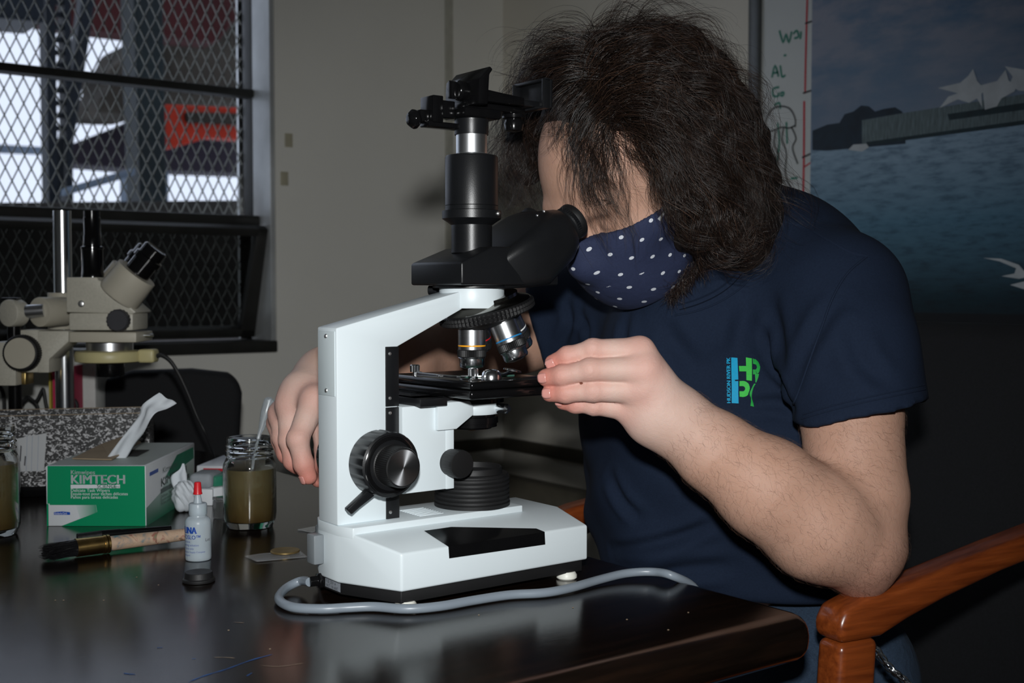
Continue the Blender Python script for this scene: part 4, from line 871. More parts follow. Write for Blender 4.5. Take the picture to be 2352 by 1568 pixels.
# ================================================================== STEREO MICROSCOPE ON A BOOM STAND (behind the file box)
SD = 1.72
org = at(142, 700, SD); sa = math.atan2(RGT[1], RGT[0])
ss = thing('stereo_microscope', 'beige stereo microscope head on a chrome boom stand by the window', 'microscope', (org[0], org[1], TABLE), sa)
def L(px, py, d=0):   # local frame: u right, v away, w up
    p = at(px, py, SD + d); q = p - V(org[0], org[1], TABLE); return (float(q @ RGT), float(q @ HOR), float(p[2] - TABLE))
PPM = FPX / SD
M_BEI = mat('hammered_beige', rgb(192, 188, 174), .45, var=.06, vscale=260, bump=.35, bscale=420); M_BEIS = mat('beige_smooth', rgb(186, 180, 164), .45, var=.03)
M_YEL = mat('aged_cream_plastic', rgb(196, 186, 138), .4, var=.03)
def lp(pts, d0, d1, name, m, bevel=.0015, par=None):
    q = [L(px, py) for px, py in pts]; return B().prism([(a[0], a[2]) for a in q], 'y', d0, d1).obj(name, m, par or ss, bevel=bevel)
a = L(142, 484, .055); B().cyl((a[0], .055, 0.0), (a[0], .055, a[2]), 21 / PPM, seg=32).obj('stand_post', M_CHROME, ss)
B().box(-.08, .10, -.02, .15, 0, .018).obj('stand_base', M_BEIS, ss, bevel=.004)
c = L(142, 672, .055); c2 = L(142, 756, .055)
B().lathe([(32 / PPM, 0), (32 / PPM, c[2] - c2[2])], (c[0], .055, c2[2]), (0, 0, 1), 32).obj('post_clamp', M_BEIS, ss, bevel=.001)
# boom arm + its end cap, knob
e = L(98, 716); B().cyl((e[0], -.012, e[2]), (e[0] + .02, .03, e[2]), 34 / PPM, seg=36).obj('boom_flange', M_BEIS, ss, bevel=.001)
e1 = L(112, 712); e2 = L(58, 716); B().cyl((e2[0], -.02, e2[2]), (e1[0], -.016, e1[2]), 15 / PPM, seg=24).obj('boom_rod', M_STEEL, ss)
ec = L(38, 718); cap = B().lathe([(30 / PPM, 0), (31 / PPM, .002), (31 / PPM, .020), (28 / PPM, .024)], (ec[0], -.03, ec[2]), (.45, .9, 0), 36).obj('boom_cap', M_BEI, ss, bevel=.0008)
for px in (18, 58):
    q = L(px, 718); B().lathe([(3.4 / PPM, 0), (3.4 / PPM, .001)], (q[0], -.0315, q[2]), (0, -1, 0), 14).obj('cap_screw', M_BLACKG, ss)
B().box(L(20, 690)[0], L(56, 690)[0], -.025, -.008, L(20, 690)[2], L(20, 683)[2]).obj('cap_lug', M_BLACKG, ss, bevel=.001)
g0 = L(40, 745); g1 = L(38, 950); B().cyl((g0[0], -.012, 0.0), (g0[0], -.012, g0[2]), 15 / PPM, seg=24).obj('drop_rod', M_BLACKG, ss)
# head mount and focus block
lp([(5, 783), (66, 783), (66, 880), (5, 880)], -.045, .01, 'focus_block', M_BEI)
lp([(66, 756), (108, 756), (108, 852), (66, 852)], -.03, .01, 'focus_slide', M_BEI); lp([(108, 758), (178, 758), (178, 782), (134, 822), (134, 852), (108, 852)], -.035, .012, 'head_bracket', M_BEI)
lp([(68, 852), (78, 852), (78, 880), (68, 880)], -.03, .0, 'rack_strip', mat('brass', (.5, .36, .14, 1), .35, 1.0))
kc = L(85, 806); fk = B().lathe([(38 / PPM, 0), (40 / PPM, .001, .0006), (40 / PPM, .013, .0006), (38 / PPM, .015), (34 / PPM, .0155)], (kc[0], -.045, kc[2]), (0, -1, 0), 96, lambda a: math.cos(48 * a)).obj('focus_knob', M_RUBBER, ss)
B().lathe([(34.5 / PPM, .015), (34 / PPM, .0165), (.0001, .0165)], (kc[0], -.045, kc[2]), (0, -1, 0), 40).obj('knob_cap', M_BEIS, fk)
# zoom pod body
lp([(173, 637), (243, 637), (243, 643), (254, 647), (330, 716), (323, 720), (173, 716)], -.035, .04, 'prism_housing', M_BEI, .002)
lp([(177, 717), (322, 717), (322, 757), (177, 757)], -.033, .038, 'zoom_housing', M_BEI, .003)
lp([(180, 760), (331, 761), (331, 784), (180, 784)], -.036, .042, 'ring_holder', M_BEIS, .002)
q = L(207, 697); B().sphere((q[0], -.0355, q[2]), 8 / PPM, 16, 8, (1, .4, 1)).obj('hex_screw', M_SCREW, ss)
q = L(293, 734); B().lathe([(23 / PPM, 0), (25 / PPM, .001, .0005), (24.5 / PPM, .011, .0005), (22 / PPM, .0125), (.0001, .0125)], (q[0], -.034, q[2]), (0, -1, 0), 64, lambda a: math.cos(18 * a)).obj('zoom_knob', mat('dark_grey_knob', rgb(52, 52, 56), .55), ss)
q = L(331, 770); q2 = L(352, 770); B().cyl((q[0], 0, q[2]), (q2[0], 0, q2[2]), 4 / PPM, seg=14).obj('holder_screw', M_CHROME, ss)
# ring light and objective
q = L(252, 786); B().lathe([(52 / PPM, -.012), (52 / PPM, 0)], (q[0], 0, q[2]), (0, 0, 1), 40).obj('objective_collar', M_STEEL, ss)
q = L(252, 832); B().lathe([(60 / PPM, 0), (76 / PPM, .002), (77 / PPM, .012), (74 / PPM, .0165), (50 / PPM, .018)], (q[0], 0, q[2]), (0, 0, 1), 56).obj('ring_light', M_YEL, ss, bevel=.0005)
q = L(340, 832); B().box(q[0] - 18 / PPM, q[0] + 20 / PPM, -.014, .014, q[2], q[2] + 31 / PPM).obj('ring_light_plug', M_YEL, ss, bevel=.004, bseg=3)
q = L(253, 864); q2 = L(253, 834); B().lathe([(30 / PPM, 0), (32 / PPM, .003), (32 / PPM, q2[2] - q[2])], (q[0], 0, q[2]), (0, 0, 1), 36).obj('auxiliary_lens', M_BLACKG, ss)
# camera tube and eyepieces
q = L(213, 637)
B().lathe([(25 / PPM, 0), (25 / PPM, .006), (24 / PPM, .007), (24 / PPM, .040), (25.5 / PPM, .041), (25.5 / PPM, .044), (20 / PPM, .0455), (20 / PPM, .060), (19 / PPM, .061), (19 / PPM, .086), (18 / PPM, .0865), (18 / PPM, .0955)], (q[0], 0, q[2]), (0, 0, 1), 36).obj('camera_tube', M_BLACKG, ss)
for dv in (-.022, .026):
    e0 = V(*L(286, 676)); e1 = V(*L(368, 574)); dr = e1 - e0; dr /= np.linalg.norm(dr); e0[1] += dv; e0[0] -= (dv + .022) * .52
    ep = B().lathe([(58 / PPM * .8, -.004), (62 / PPM * .8, 0), (60 / PPM * .8, .040), (38 / PPM * .8, .0405)], e0, dr, 40).obj('eyepiece_mount', M_BEIS, ss)
    B().lathe([(36 / PPM * .8, .040), (36 / PPM * .8, .060), (41 / PPM * .8, .061), (41 / PPM * .8, .069), (35 / PPM * .8, .0705), (35 / PPM * .8, .083), (31 / PPM * .8, .085), (20 / PPM, .084)], e0, dr, 40).obj('eyepiece', M_BLACKG, ss)
# lamp cable from the ring light plug
pts = [L(360, 818), L(372, 816), L(392, 830), L(412, 862), L(432, 905), L(452, 955), L(474, 1000), L(492, 1050, .05), L(500, 1085, .08)]
pts = [V(org[0], org[1], TABLE) + RGT * a[0] + HOR * a[1] + V(0, 0, a[2]) for a in pts]
o = B().tube(pts, [.0034, .0030, .0022, .0018, .0018], 8, 6).obj('lamp_cable', M_BLACKM); tag(o, 'thin black cable hanging from the cream ring light', 'cable')
# ---- clutter behind the stereo microscope: white panel box, cables, coloured folder
pw = at(150, 940, 2.02); t = thing('white_power_box', 'white upright box behind the stereo microscope with black cables in front', 'box', (pw[0], pw[1], TABLE), sa)
B().box(-.13, .052, 0, .06, 0, .175).obj('case', mat('box_white', rgb(206, 206, 202), .5), t, bevel=.003)
for i, pts in enumerate(([(-2, 885), (8, 905), (10, 950), (8, 1010)], [(50, 930), (62, 912), (82, 922), (96, 898), (100, 896), (106, 930), (112, 948), (120, 960), (116, 1000)], [(52, 925), (66, 915), (84, 930), (86, 950), (80, 1000)], [(168, 915), (176, 926), (176, 938), (166, 946), (160, 1000)])):
    o = B().tube([at(px, py, 1.97) for px, py in pts], .0032, 8, 5).obj('loose_cable', M_BLACKM)
    tag(o, ['black cable at the left photo edge behind the stereo microscope', 'kinked black cable in front of the white box', 'looped black cable in front of the white box', 'small black cable loop right of the chrome post'][i], 'cable', 'cables behind the stereo microscope')
fo = at(125, 940, 1.885); o = B().box(-.0022, .0022, 0, .12, 0, .15).obj('pink_folder', mat('pink_card', rgb(190, 44, 84), .5)); o.location = (fo[0], fo[1], TABLE); o.rotation_euler = (0, 0, sa); tag(o, 'narrow pink folder edge beside the chrome post', 'folder')
fo = at(116, 940, 1.885); o = B().box(-.002, .001, 0, .12, 0, .148).obj('yellow_folder', mat('yellow_card', rgb(190, 170, 70), .5)); o.location = (fo[0], fo[1], TABLE); o.rotation_euler = (0, 0, sa); tag(o, 'narrow yellow folder edge left of the pink one', 'folder')
# ================================================================== CHAIRS
M_FAB = mat('black_upholstery', rgb(21, 22, 25), .85, var=.25, vscale=300, bump=.5, bscale=700)
def pad(name, x0, x1, y0, y1, z0, z1, bev, parent): return B().box(x0, x1, y0, y1, z0, z1).obj(name, M_FAB, parent, bevel=bev, bseg=4)
# chair behind the table (only its back shows over the table)
cb = at(390, 1000, 2.09); bc = thing('office_chair', 'black upholstered chair back behind the table near the window', 'chair', (cb[0], cb[1], 0), sa + .22)
b = B(); cw = .125
prof = [(-cw, .60), (cw * .86, .60), (cw * .93, .70), (cw * 1.0, .84), (cw * .94, .866), (cw * .80, .878), (cw * .3, .886), (-cw * .5, .884), (-cw * .86, .872), (-cw, .84)]
b.prism(prof, 'y', 0, .05); b.obj('backrest', M_FAB, bc, bevel=.014, bseg=4)
pad('seat', -.2, .2, .06, .44, .42, .50, .025, bc)
B().box(-.02, .02, .051, .07, .46, .66).obj('back_post', M_BLACKM, bc, bevel=.004)
for x in (-.17, .17):
    for y in (.08, .42): B().cyl((x, y, 0), (x, y, .425), .013, seg=14).obj('leg', M_BLACKM, bc)
# the sitter's wooden armchair
wm = bpy.data.materials.new('cherry_wood'); wm.use_nodes = True; n = N(wm); bs = n.n['Principled BSDF']
gr = n.noise(n.mapping(n.coord(), sc=(2, 30, 30)), 5, 5, .6, .3)
n.l.new(n.ramp(gr, [(.3, rgb(104, 46, 18)), (.6, rgb(140, 68, 28)), (.8, rgb(158, 84, 40))]), bs.inputs['Base Color']); bs.inputs['Roughness'].default_value = .28; bs.inputs['Coat Weight'].default_value = .3
pF = at(1930, 1440, 1.105); arm_z = .728
ang = math.atan2(.16, -.956 + .0) if False else math.radians(171)
fwd_c = V(math.cos(ang), math.sin(ang), 0); lft_c = V(-math.sin(ang), math.cos(ang), 0)   # facing direction and the sitter's left... lft points to +90deg
ch = thing('wooden_armchair', 'cherry wood armchair with black upholstery holding the seated person', 'chair', (pF[0], pF[1], 0), ang)
# local: +x forward, +y left side of sitter (towards the camera), near arm at y=0, far arm at y=-.55
def armrest(y):
    pts = [(.016, .698), (.018, .714), (.010, .730), (-.02, .738), (-.10, .750), (-.20, .769), (-.30, .786), (-.40, .798), (-.46, .804), (-.46, .778), (-.40, .772), (-.30, .759), (-.20, .742), (-.12, .724), (-.070, .710), (-.036, .698)]
    B().prism(pts, 'y', y - .019, y + .019).obj('armrest', wm, ch, bevel=.009, bseg=4)
    B().prism([(.014, .6975), (-.034, .6975), (-.014, .40), (.034, .0), (.0745, .0), (.036, .40)], 'y', y - .017, y + .017).obj('front_leg', wm, ch, bevel=.008, bseg=4)
    B().prism([(-.46, .798), (-.415, .792), (-.47, .40), (-.55, 0), (-.60, 0), (-.52, .40)], 'y', y - .02, y + .02).obj('rear_leg', wm, ch, bevel=.006, bseg=3)
armrest(0.0); armrest(-.53)
pad('seat', -.50, .02, -.50, -.03, .38, .47, .03, ch)
b = B(); b.prism([(-.44, .46), (-.40, .50), (-.47, .76), (-.52, .965), (-.555, .985), (-.585, .965), (-.54, .76), (-.50, .46)], 'y', -.54, .01); b.obj('backrest', M_FAB, ch, bevel=.018, bseg=4)
B().box(-.47, .0, -.51, -.02, .33, .379).obj('seat_frame', wm, ch, bevel=.004)
# key chain hanging from the pocket
kcb = B(); pts = spline([Vector(at(px, py, 1.12)) for px, py in ((1990, 1470), (2012, 1492), (2026, 1512), (2048, 1538), (2070, 1556), (2090, 1578), (2096, 1600))], 8)
kch = thing('key_chain', 'silver link chain hanging by the wooden chair leg', 'chain', tuple(pts[-1]), world_coords=True)
for i in range(0, len(pts) - 2, 3):
    d = (pts[i + 2] - pts[i]).normalized(); c = (pts[i] + pts[i + 2]) / 2; u = d.orthogonal().normalized()
    u = Matrix.Rotation((i // 3 % 2) * math.pi / 2, 4, d) @ u
    ring_ = [c + d * .0062 * math.cos(t) + u * .0034 * math.sin(t) for t in [2 * math.pi * k / 12 for k in range(13)]]
    B().tube(ring_, .0011, 6, 1).obj('link', M_CHROME, kch)
# ================================================================== SIGNED DISTANCE MODELLING (for body and clothes)
def rcone(P, a, b, ra, rb):
    a = np.asarray(a, np.float32); b = np.asarray(b, np.float32); ab = b - a
    t = np.clip(((P - a) @ ab) / max(1e-9, float(ab @ ab)), 0, 1)
    d = P - a - t[..., None] * ab
    return np.sqrt((d * d).sum(-1)) - (ra + (rb - ra) * t)
def chain(P, pts, rs, k=0.0):
    d = None
    for i in range(len(pts) - 1):
        e = rcone(P, pts[i], pts[i + 1], rs[i], rs[i + 1]); d = e if d is None else (smin(d, e, k) if k else np.minimum(d, e))
    return d
def ellip(P, c, ax, r):
    """ax: 3 orthonormal rows"""
    q = (P - np.asarray(c, np.float32)) @ np.asarray(ax, np.float32).T
    r = np.asarray(r, np.float32); k0 = np.sqrt(((q / r) ** 2).sum(-1)); k1 = np.sqrt(((q / (r * r)) ** 2).sum(-1)) + 1e-9
    return k0 * (k0 - 1) / k1
def rbox(P, c, ax, h, r):
    q = np.abs((P - np.asarray(c, np.float32)) @ np.asarray(ax, np.float32).T) - np.asarray(h, np.float32)
    return np.sqrt((np.maximum(q, 0) ** 2).sum(-1)) + np.minimum(q.max(-1), 0) - r
def smin(a, b, k): h = np.clip(.5 + .5 * (b - a) / k, 0, 1); return b * (1 - h) + a * h - k * h * (1 - h)
def smax(a, b, k): return -smin(-a, -b, k)
def surface(fn, lo, hi, h):
    lo = np.asarray(lo, float); hi = np.asarray(hi, float); n = np.ceil((hi - lo) / h).astype(int) + 1
    xs = [(lo[i] + h * np.arange(n[i])).astype(np.float32) for i in range(3)]
    # coarse pass first: only blocks near the surface are evaluated finely
    bs_ = 8; nb = (n + bs_ - 1) // bs_; D = np.empty(nb * bs_, np.float32)
    cs = [(lo[i] + h * (np.arange(nb[i]) * bs_ + (bs_ - 1) / 2)).astype(np.float32) for i in range(3)]
    Dc = fn(np.stack(np.meshgrid(*cs, indexing='ij'), -1)); D[:] = np.kron(Dc, np.ones((bs_, bs_, bs_), np.float32))
    near = np.argwhere(np.abs(Dc) < h * bs_ * 1.45 + .004); o8 = np.arange(bs_) * h
    loc = np.stack(np.meshgrid(o8, o8, o8, indexing='ij'), -1)
    for i0 in range(0, len(near), 600):
        nn = near[i0:i0 + 600]; G = (lo + nn * (bs_ * h))[:, None, None, None, :] + loc; vals = fn(G.astype(np.float32))
        for q_, (i, j, k) in enumerate(nn): D[i * bs_:(i + 1) * bs_, j * bs_:(j + 1) * bs_, k * bs_:(k + 1) * bs_] = vals[q_]
    D = D[:n[0], :n[1], :n[2]]
    S = D < 0
    c = sum(S[i:n[0] - 1 + i, j:n[1] - 1 + j, k:n[2] - 1 + k].astype(np.int8) for i in (0, 1) for j in (0, 1) for k in (0, 1))
    cells = np.argwhere((c > 0) & (c < 8)); idx = -np.ones(n - 1, np.int64); idx[tuple(cells.T)] = np.arange(len(cells))
    acc = np.zeros((len(cells), 3)); cnt = np.zeros(len(cells))
    cor = [(i, j, k) for i in (0, 1) for j in (0, 1) for k in (0, 1)]
    for a in cor:
        for b in cor:
            if sum(np.abs(np.subtract(a, b))) != 1 or a > b: continue
            da = D[tuple((cells + a).T)]; db = D[tuple((cells + b).T)]; m = (da < 0) != (db < 0)
            t = np.where(m, da / np.where(m, da - db, 1), 0)
            p = np.asarray(a) + t[:, None] * (np.asarray(b) - np.asarray(a)); acc[m] += p[m]; cnt[m] += 1
    verts = lo + h * (cells + acc / cnt[:, None])
    faces = []
    for ax in range(3):
        u, v = (ax + 1) % 3, (ax + 2) % 3
        sl0 = [slice(None)] * 3; sl1 = [slice(None)] * 3; sl0[ax] = slice(0, -1); sl1[ax] = slice(1, None)
        E = np.argwhere(S[tuple(sl0)] != S[tuple(sl1)])
        E = E[(E[:, u] > 0) & (E[:, v] > 0) & (E[:, u] < n[u] - 1) & (E[:, v] < n[v] - 1)]
        du = np.zeros(3, int); du[u] = 1; dv = np.zeros(3, int); dv[v] = 1
        q = np.stack([idx[tuple((E - du - dv).T)], idx[tuple((E - dv).T)], idx[tuple(E.T)], idx[tuple((E - du).T)]], 1)
        fl_ = S[tuple(E.T)]; q[~fl_] = q[~fl_][:, ::-1]; faces.append(q)
    return verts, np.concatenate(faces)
def relax(verts, faces, it=2, f=.5):
    e = np.concatenate([faces[:, [i, (i + 1) % 4]] for i in range(4)]); e = np.concatenate([e, e[:, ::-1]])
    for _ in range(it):
        acc = np.zeros_like(verts); np.add.at(acc, e[:, 0], verts[e[:, 1]]); c = np.bincount(e[:, 0], minlength=len(verts))[:, None]
        verts = verts * (1 - f) + f * acc / np.maximum(c, 1)
    return verts
def to_mesh(name, parts):
    """parts: list of (verts, faces) -> one mesh"""
    vs = np.concatenate([p[0] for p in parts]); k = 0; fs = []
    for v, f in parts: fs.append(f + k); k += len(v)
    fs = np.concatenate(fs); me = bpy.data.meshes.new(name)
    me.vertices.add(len(vs)); me.vertices.foreach_set('co', vs.astype(np.float32).ravel())
    me.loops.add(fs.size); me.loops.foreach_set('vertex_index', fs.astype(np.int32).ravel())
    me.polygons.add(len(fs)); me.polygons.foreach_set('loop_start', np.arange(0, fs.size, 4, dtype=np.int32))
    me.update(calc_edges=True); me.validate(); return me
I3 = np.eye(3)
# ================================================================== PERSON
HP = math.radians(38)
EF = V(-math.cos(HP), 0, -math.sin(HP)); EU = V(-math.sin(HP), 0, math.cos(HP)); ES = V(0, -1, 0)   # face, crown, sitter's left
yw = math.radians(4)   # slight turn of the head towards the camera
RW = np.array([[math.cos(yw), -math.sin(yw), 0], [math.sin(yw), math.cos(yw), 0], [0, 0, 1]])
EF, EU, ES = RW @ EF, RW @ EU, RW @ ES
HC = V(.266, AY, 1.086) - .088 * EF
HAX = np.stack([EF, EU, ES])
def hd_(f, u, s_): return HC + EF * f + EU * u + ES * s_
def head_sdf(P):
    d = ellip(P, hd_(-.012, .035, 0), HAX, (.098, .084, .077))            # cranium
    d = smin(d, ellip(P, hd_(.030, -.020, 0), HAX, (.062, .085, .064)), .03)   # face mass
    d = smin(d, ellip(P, hd_(.048, -.088, 0), HAX, (.034, .030, .036)), .03)   # chin
    d = smin(d, rcone(P, hd_(-.005, -.055, .052), hd_(.045, -.088, .022), .020, .018), .025)  # jaw
    d = smin(d, rcone(P, hd_(-.005, -.055, -.052), hd_(.045, -.088, -.022), .020, .018), .025)
    d = smin(d, rcone(P, hd_(.078, .022, .036), hd_(.086, .020, .010), .010, .010), .012)     # brows
    d = smin(d, rcone(P, hd_(.078, .022, -.036), hd_(.086, .020, -.010), .010, .010), .012)
    d = smin(d, rcone(P, hd_(.066, -.022, .040), hd_(.040, -.022, .060), .014, .012), .018)   # cheekbones
    d = smin(d, rcone(P, hd_(.066, -.022, -.040), hd_(.040, -.022, -.060), .014, .012), .018)
    d = smin(d, rcone(P, hd_(.084, .008, 0), hd_(.104, -.030, 0), .008, .0125), .010)         # nose
    for s_ in (1, -1):
        d = smax(d, -ellip(P, hd_(.094, .000, .032 * s_), HAX, (.016, .012, .018)), .010)     # eye sockets
        d = smin(d, ellip(P, hd_(.072, .000, .032 * s_), HAX, (.013, .0115, .013)), .004)     # lids
        ear = ellip(P, hd_(-.012, -.012, .080 * s_), np.stack([EF, EU, ES]), (.018, .032, .008))
        ear = smax(ear, -ellip(P, hd_(-.008, -.008, .088 * s_), HAX, (.010, .020, .006)), .004)
        d = smin(d, ear, .006)
    return d
NKB = V(.440, .075, 1.035)     # base of the neck
def neck_sdf(P): return chain(P, [hd_(-.035, -.045, 0), (hd_(-.045, -.075, 0) + NKB) / 2, NKB + V(.015, 0, -.02)], [.056, .052, .054], .02)
# ---- near (left) arm
A_sh = at(1922, 705, 1.235); A_el = at(1975, 1255, 1.125); A_wr = at(1556, 970, 1.106)
def nA(px, py, dep): return at(px, py, dep)
hand_L = dict(
    index=([(1470, 806, 1.094), (1362, 803, 1.090), (1304, 818, 1.094), (1270, 833, 1.100)], [.0128, .0096, .0087, .0078]),
    middle=([(1480, 849, 1.084), (1356, 849, 1.080), (1292, 862, 1.086), (1254, 867, 1.094)], [.0136, .0100, .0092, .0082]),
    ring=([(1472, 895, 1.088), (1362, 897, 1.084), (1300, 902, 1.089), (1263, 903, 1.096)], [.0132, .0096, .0088, .0080]),
    pinky=([(1446, 938, 1.100), (1364, 931, 1.096), (1322, 928, 1.100), (1292, 924, 1.106)], [.0122, .0084, .0077, .0068]),
    thumb=([(1500, 880, 1.130), (1420, 830, 1.150), (1350, 832, 1.150), (1300, 846, 1.146)], [.018, .0135, .0118, .009]))
def hand_sdf(P, H, wr, rw, extra=()):
    d = None
    for nm, (pts, rs) in H.items():
        q = [np.array(at(*p)) if len(p) == 3 and p[0] > 5 else np.array(p) for p in pts]
        f = chain(P, q, rs, .003)
        for j, am in ((1, .00060), (2, .00040)):      # skin folds over the joints
            dv = q[j + 1] - q[j - 1]; dv /= np.linalg.norm(dv); tt = (P - q[j].astype(np.float32)) @ dv.astype(np.float32)
            f = f + am * np.cos(tt * 2700) * np.exp(-(tt / .0042) ** 2)
        for j in (1, 2): f = smin(f, np.sqrt(((P - q[j].astype(np.float32)) ** 2).sum(-1)) - rs[j] * 1.01, .004)
        d = f if d is None else smin(d, f, .0012)
    pal = None
    for nm, (pts, rs) in H.items():
        if nm == 'thumb': q = np.array(at(*pts[0])); w_ = rcone(P, wr, q, rw * .8, rs[0])
        else: q = np.array(at(*pts[0])); w_ = rcone(P, wr + (q - wr) * .06, q, rw * .72, rs[0] * 1.02)
        pal = w_ if pal is None else smin(pal, w_, .016)
    return smin(d, pal, .006)
def armL_sdf(P):
    d = chain(P, [A_sh, at(1955, 950, 1.165), at(1968, 1140, 1.135)], [.050, .0490, .0475], .006)
    d = smin(d, chain(P, [at(1968, 1140, 1.135), at(1982, 1262, 1.128)], [.0465, .037], .006), .010)
    d = smin(d, rcone(P, at(1982, 1262, 1.128), at(1980, 1326, 1.122), .033, .018), .025)     # point of the elbow
    fo = chain(P, [at(1960, 1250, 1.116), at(1880, 1205, 1.108), at(1760, 1120, 1.102), at(1640, 1035, 1.102), A_wr], [.0440, .0495, .0440, .0340, .0270], .02)
    d = smin(d, fo, .012)
    d = smin(d, rcone(P, A_wr, at(1500, 955, 1.103), .0265, .0285), .02)
    return smin(d, hand_sdf(P, hand_L, A_wr, .030), .010)
# ---- far (right) arm
B_sh = at(1400, 690, 1.50); B_el = at(1035, 815, 1.52); B_wr = at(752, 868, 1.285)
hand_R = dict(
    index=([(722, 918, 1.215), (684, 1008, 1.190), (697, 1064, 1.190), (709, 1094, 1.192)], [.0145, .0108, .0098, .0088]),
    middle=([(668, 930, 1.235), (664, 1010, 1.222), (674, 1058, 1.222), (684, 1072, 1.225)], [.0145, .0105, .0100, .0085]),
    ring=([(646, 950, 1.255), (648, 1005, 1.246), (658, 1042, 1.245), (668, 1055, 1.245)], [.0130, .0100, .0095, .0085]),
    pinky=([(638, 972, 1.272), (643, 1012, 1.264), (652, 1036, 1.262), (662, 1046, 1.262)], [.0110, .0088, .0082, .0072]),
    thumb=([(745, 960, 1.225), (752, 1035, 1.215), (744, 1080, 1.212), (732, 1100, 1.205)], [.0160, .0125, .0110, .009]))
def armR_sdf(P):
    d = chain(P, [B_sh, at(1200, 760, 1.53), B_el], [.054, .047, .044], .03)
    d = smin(d, chain(P, [B_el, at(900, 835, 1.40), B_wr], [.044, .042, .030], .03), .03)
    d = smin(d, rcone(P, B_wr, at(700, 905, 1.245), .030, .027), .02)
    return smin(d, hand_sdf(P, hand_R, B_wr, .030), .010)
def torso_core(P):
    d = rcone(P, NKB - V(0, 0, .05), V(.52, .09, .62), .05, .10); d = smin(d, rcone(P, NKB - V(-.03, 0, .08), A_sh, .05, .035), .03); return smin(d, rcone(P, NKB - V(-.03, 0, .08), B_sh, .05, .035), .03)
parts = []
def bound(pts, pad): q = np.array(pts); return q.min(0) - pad, q.max(0) + pad
v, f = surface(lambda P: smin(head_sdf(P), neck_sdf(P), .02), *bound([hd_(.12, .13, .1), hd_(-.12, -.13, -.1), hd_(.12, -.13, 0), hd_(-.12, .13, 0), NKB], .03), .003); parts.append((relax(v, f, 2), f))
lo, hi = bound([A_sh, A_el, A_wr, at(1985, 1370, 1.12)] + [at(*p) for h_ in hand_L.values() for p in h_[0]], .062)
v, f = surface(armL_sdf, lo, hi, .0015); parts.append((relax(v, f, 1, .35), f))
lo, hi = bound([B_sh, B_el, B_wr] + [at(*p) for h_ in hand_R.values() for p in h_[0]], .058)
v, f = surface(armR_sdf, lo, hi, .0030); parts.append((relax(v, f, 1, .4), f))
v, f = surface(torso_core, *bound([NKB, V(.50, .09, .62), A_sh, B_sh], .12), .012); parts.append((v, f))
me = to_mesh('person', parts)
# skin: colour attribute carries natural redness of knuckles and fingertips
vs = np.concatenate([p[0] for p in parts]); red = np.zeros(len(vs))
for H in (hand_L, hand_R):
    for nm, (pts, rs) in H.items():
        for j, (rad, amt) in enumerate(((.011, .55), (.0085, .5), (.006, .25), (.016, .85))):
            q = at(*pts[j]); red = np.maximum(red, amt * np.exp(-((vs - q) ** 2).sum(1) / (2 * (rad * 1.25) ** 2)))
red = np.maximum(red, .25 * np.exp(-((vs - at(1985, 1340, 1.11)) ** 2).sum(1) / (2 * .03 ** 2)))
ca_ = me.attributes.new('redness', 'FLOAT', 'POINT'); ca_.data.foreach_set('value', red.astype(np.float32))
pal_ = np.zeros(len(vs))
for W_, K_ in ((A_wr, at(1470, 880, 1.09)), (B_wr, at(690, 960, 1.22))):     # hands are paler than the arms
    ax_ = K_ - W_; Ln = np.linalg.norm(ax_); s1_ = (vs - W_) @ ax_ / Ln / Ln; near_ = np.linalg.norm(vs - K_, axis=1) < .17; pal_ = np.maximum(pal_, np.clip(s1_ * .8 + .45, 0, 1) * near_)
ca2 = me.attributes.new('untanned', 'FLOAT', 'POINT'); ca2.data.foreach_set('value', pal_.astype(np.float32))
sk = bpy.data.materials.new('skin'); sk.use_nodes = True; n = N(sk); bs = n.n['Principled BSDF']
at_ = n.new('ShaderNodeAttribute', attribute_name='redness'); nz = n.noise(n.coord(), 45, 5, .6); n2 = n.noise(n.coord(), 900, 2, .5)
pale = n.new('ShaderNodeAttribute', attribute_name='untanned').outputs['Fac']; base_c = n.mix(pale, n.mix(nz, rgb(182, 140, 118), rgb(198, 158, 138)), n.mix(nz, rgb(206, 174, 160), rgb(220, 192, 180))); base_c = n.mix(at_.outputs['Fac'], base_c, rgb(204, 116, 100))
mol = n.new('ShaderNodeTexVoronoi'); mol.inputs['Scale'].default_value = 20; n.l.new(n.coord(), mol.inputs['Vector'])
n.l.new(n.mix(n.math('LESS_THAN', mol.outputs['Distance'], .035), base_c, rgb(120, 66, 48)), bs.inputs['Base Color'])
bs.inputs['Roughness'].default_value = .58; bs.inputs['Specular IOR Level'].default_value = .35; bs.inputs['Subsurface Weight'].default_value = .18; bs.inputs['Subsurface Radius'].default_value = (.008, .003, .0015); bs.inputs['Subsurface Scale'].default_value = .6
n.l.new(n.bump(n.math('ADD', n2, n.math('ADD', n.math('MULTIPLY', n.noise(n.coord(), 260, 3), 1.2), n.math('MULTIPLY', n.noise(n.coord(), 90, 3, .6, .8), 1.6))), .24, .0009), bs.inputs['Normal'])
person = link('person', me, sk, None, True, 180)
tag(person, 'seated person in navy t-shirt and dotted mask bending to the microscope eyepieces', 'person')
body_bvh = BVHTree.FromPolygons([tuple(p) for p in vs], [tuple(int(i) for i in p.vertices) for p in me.polygons])
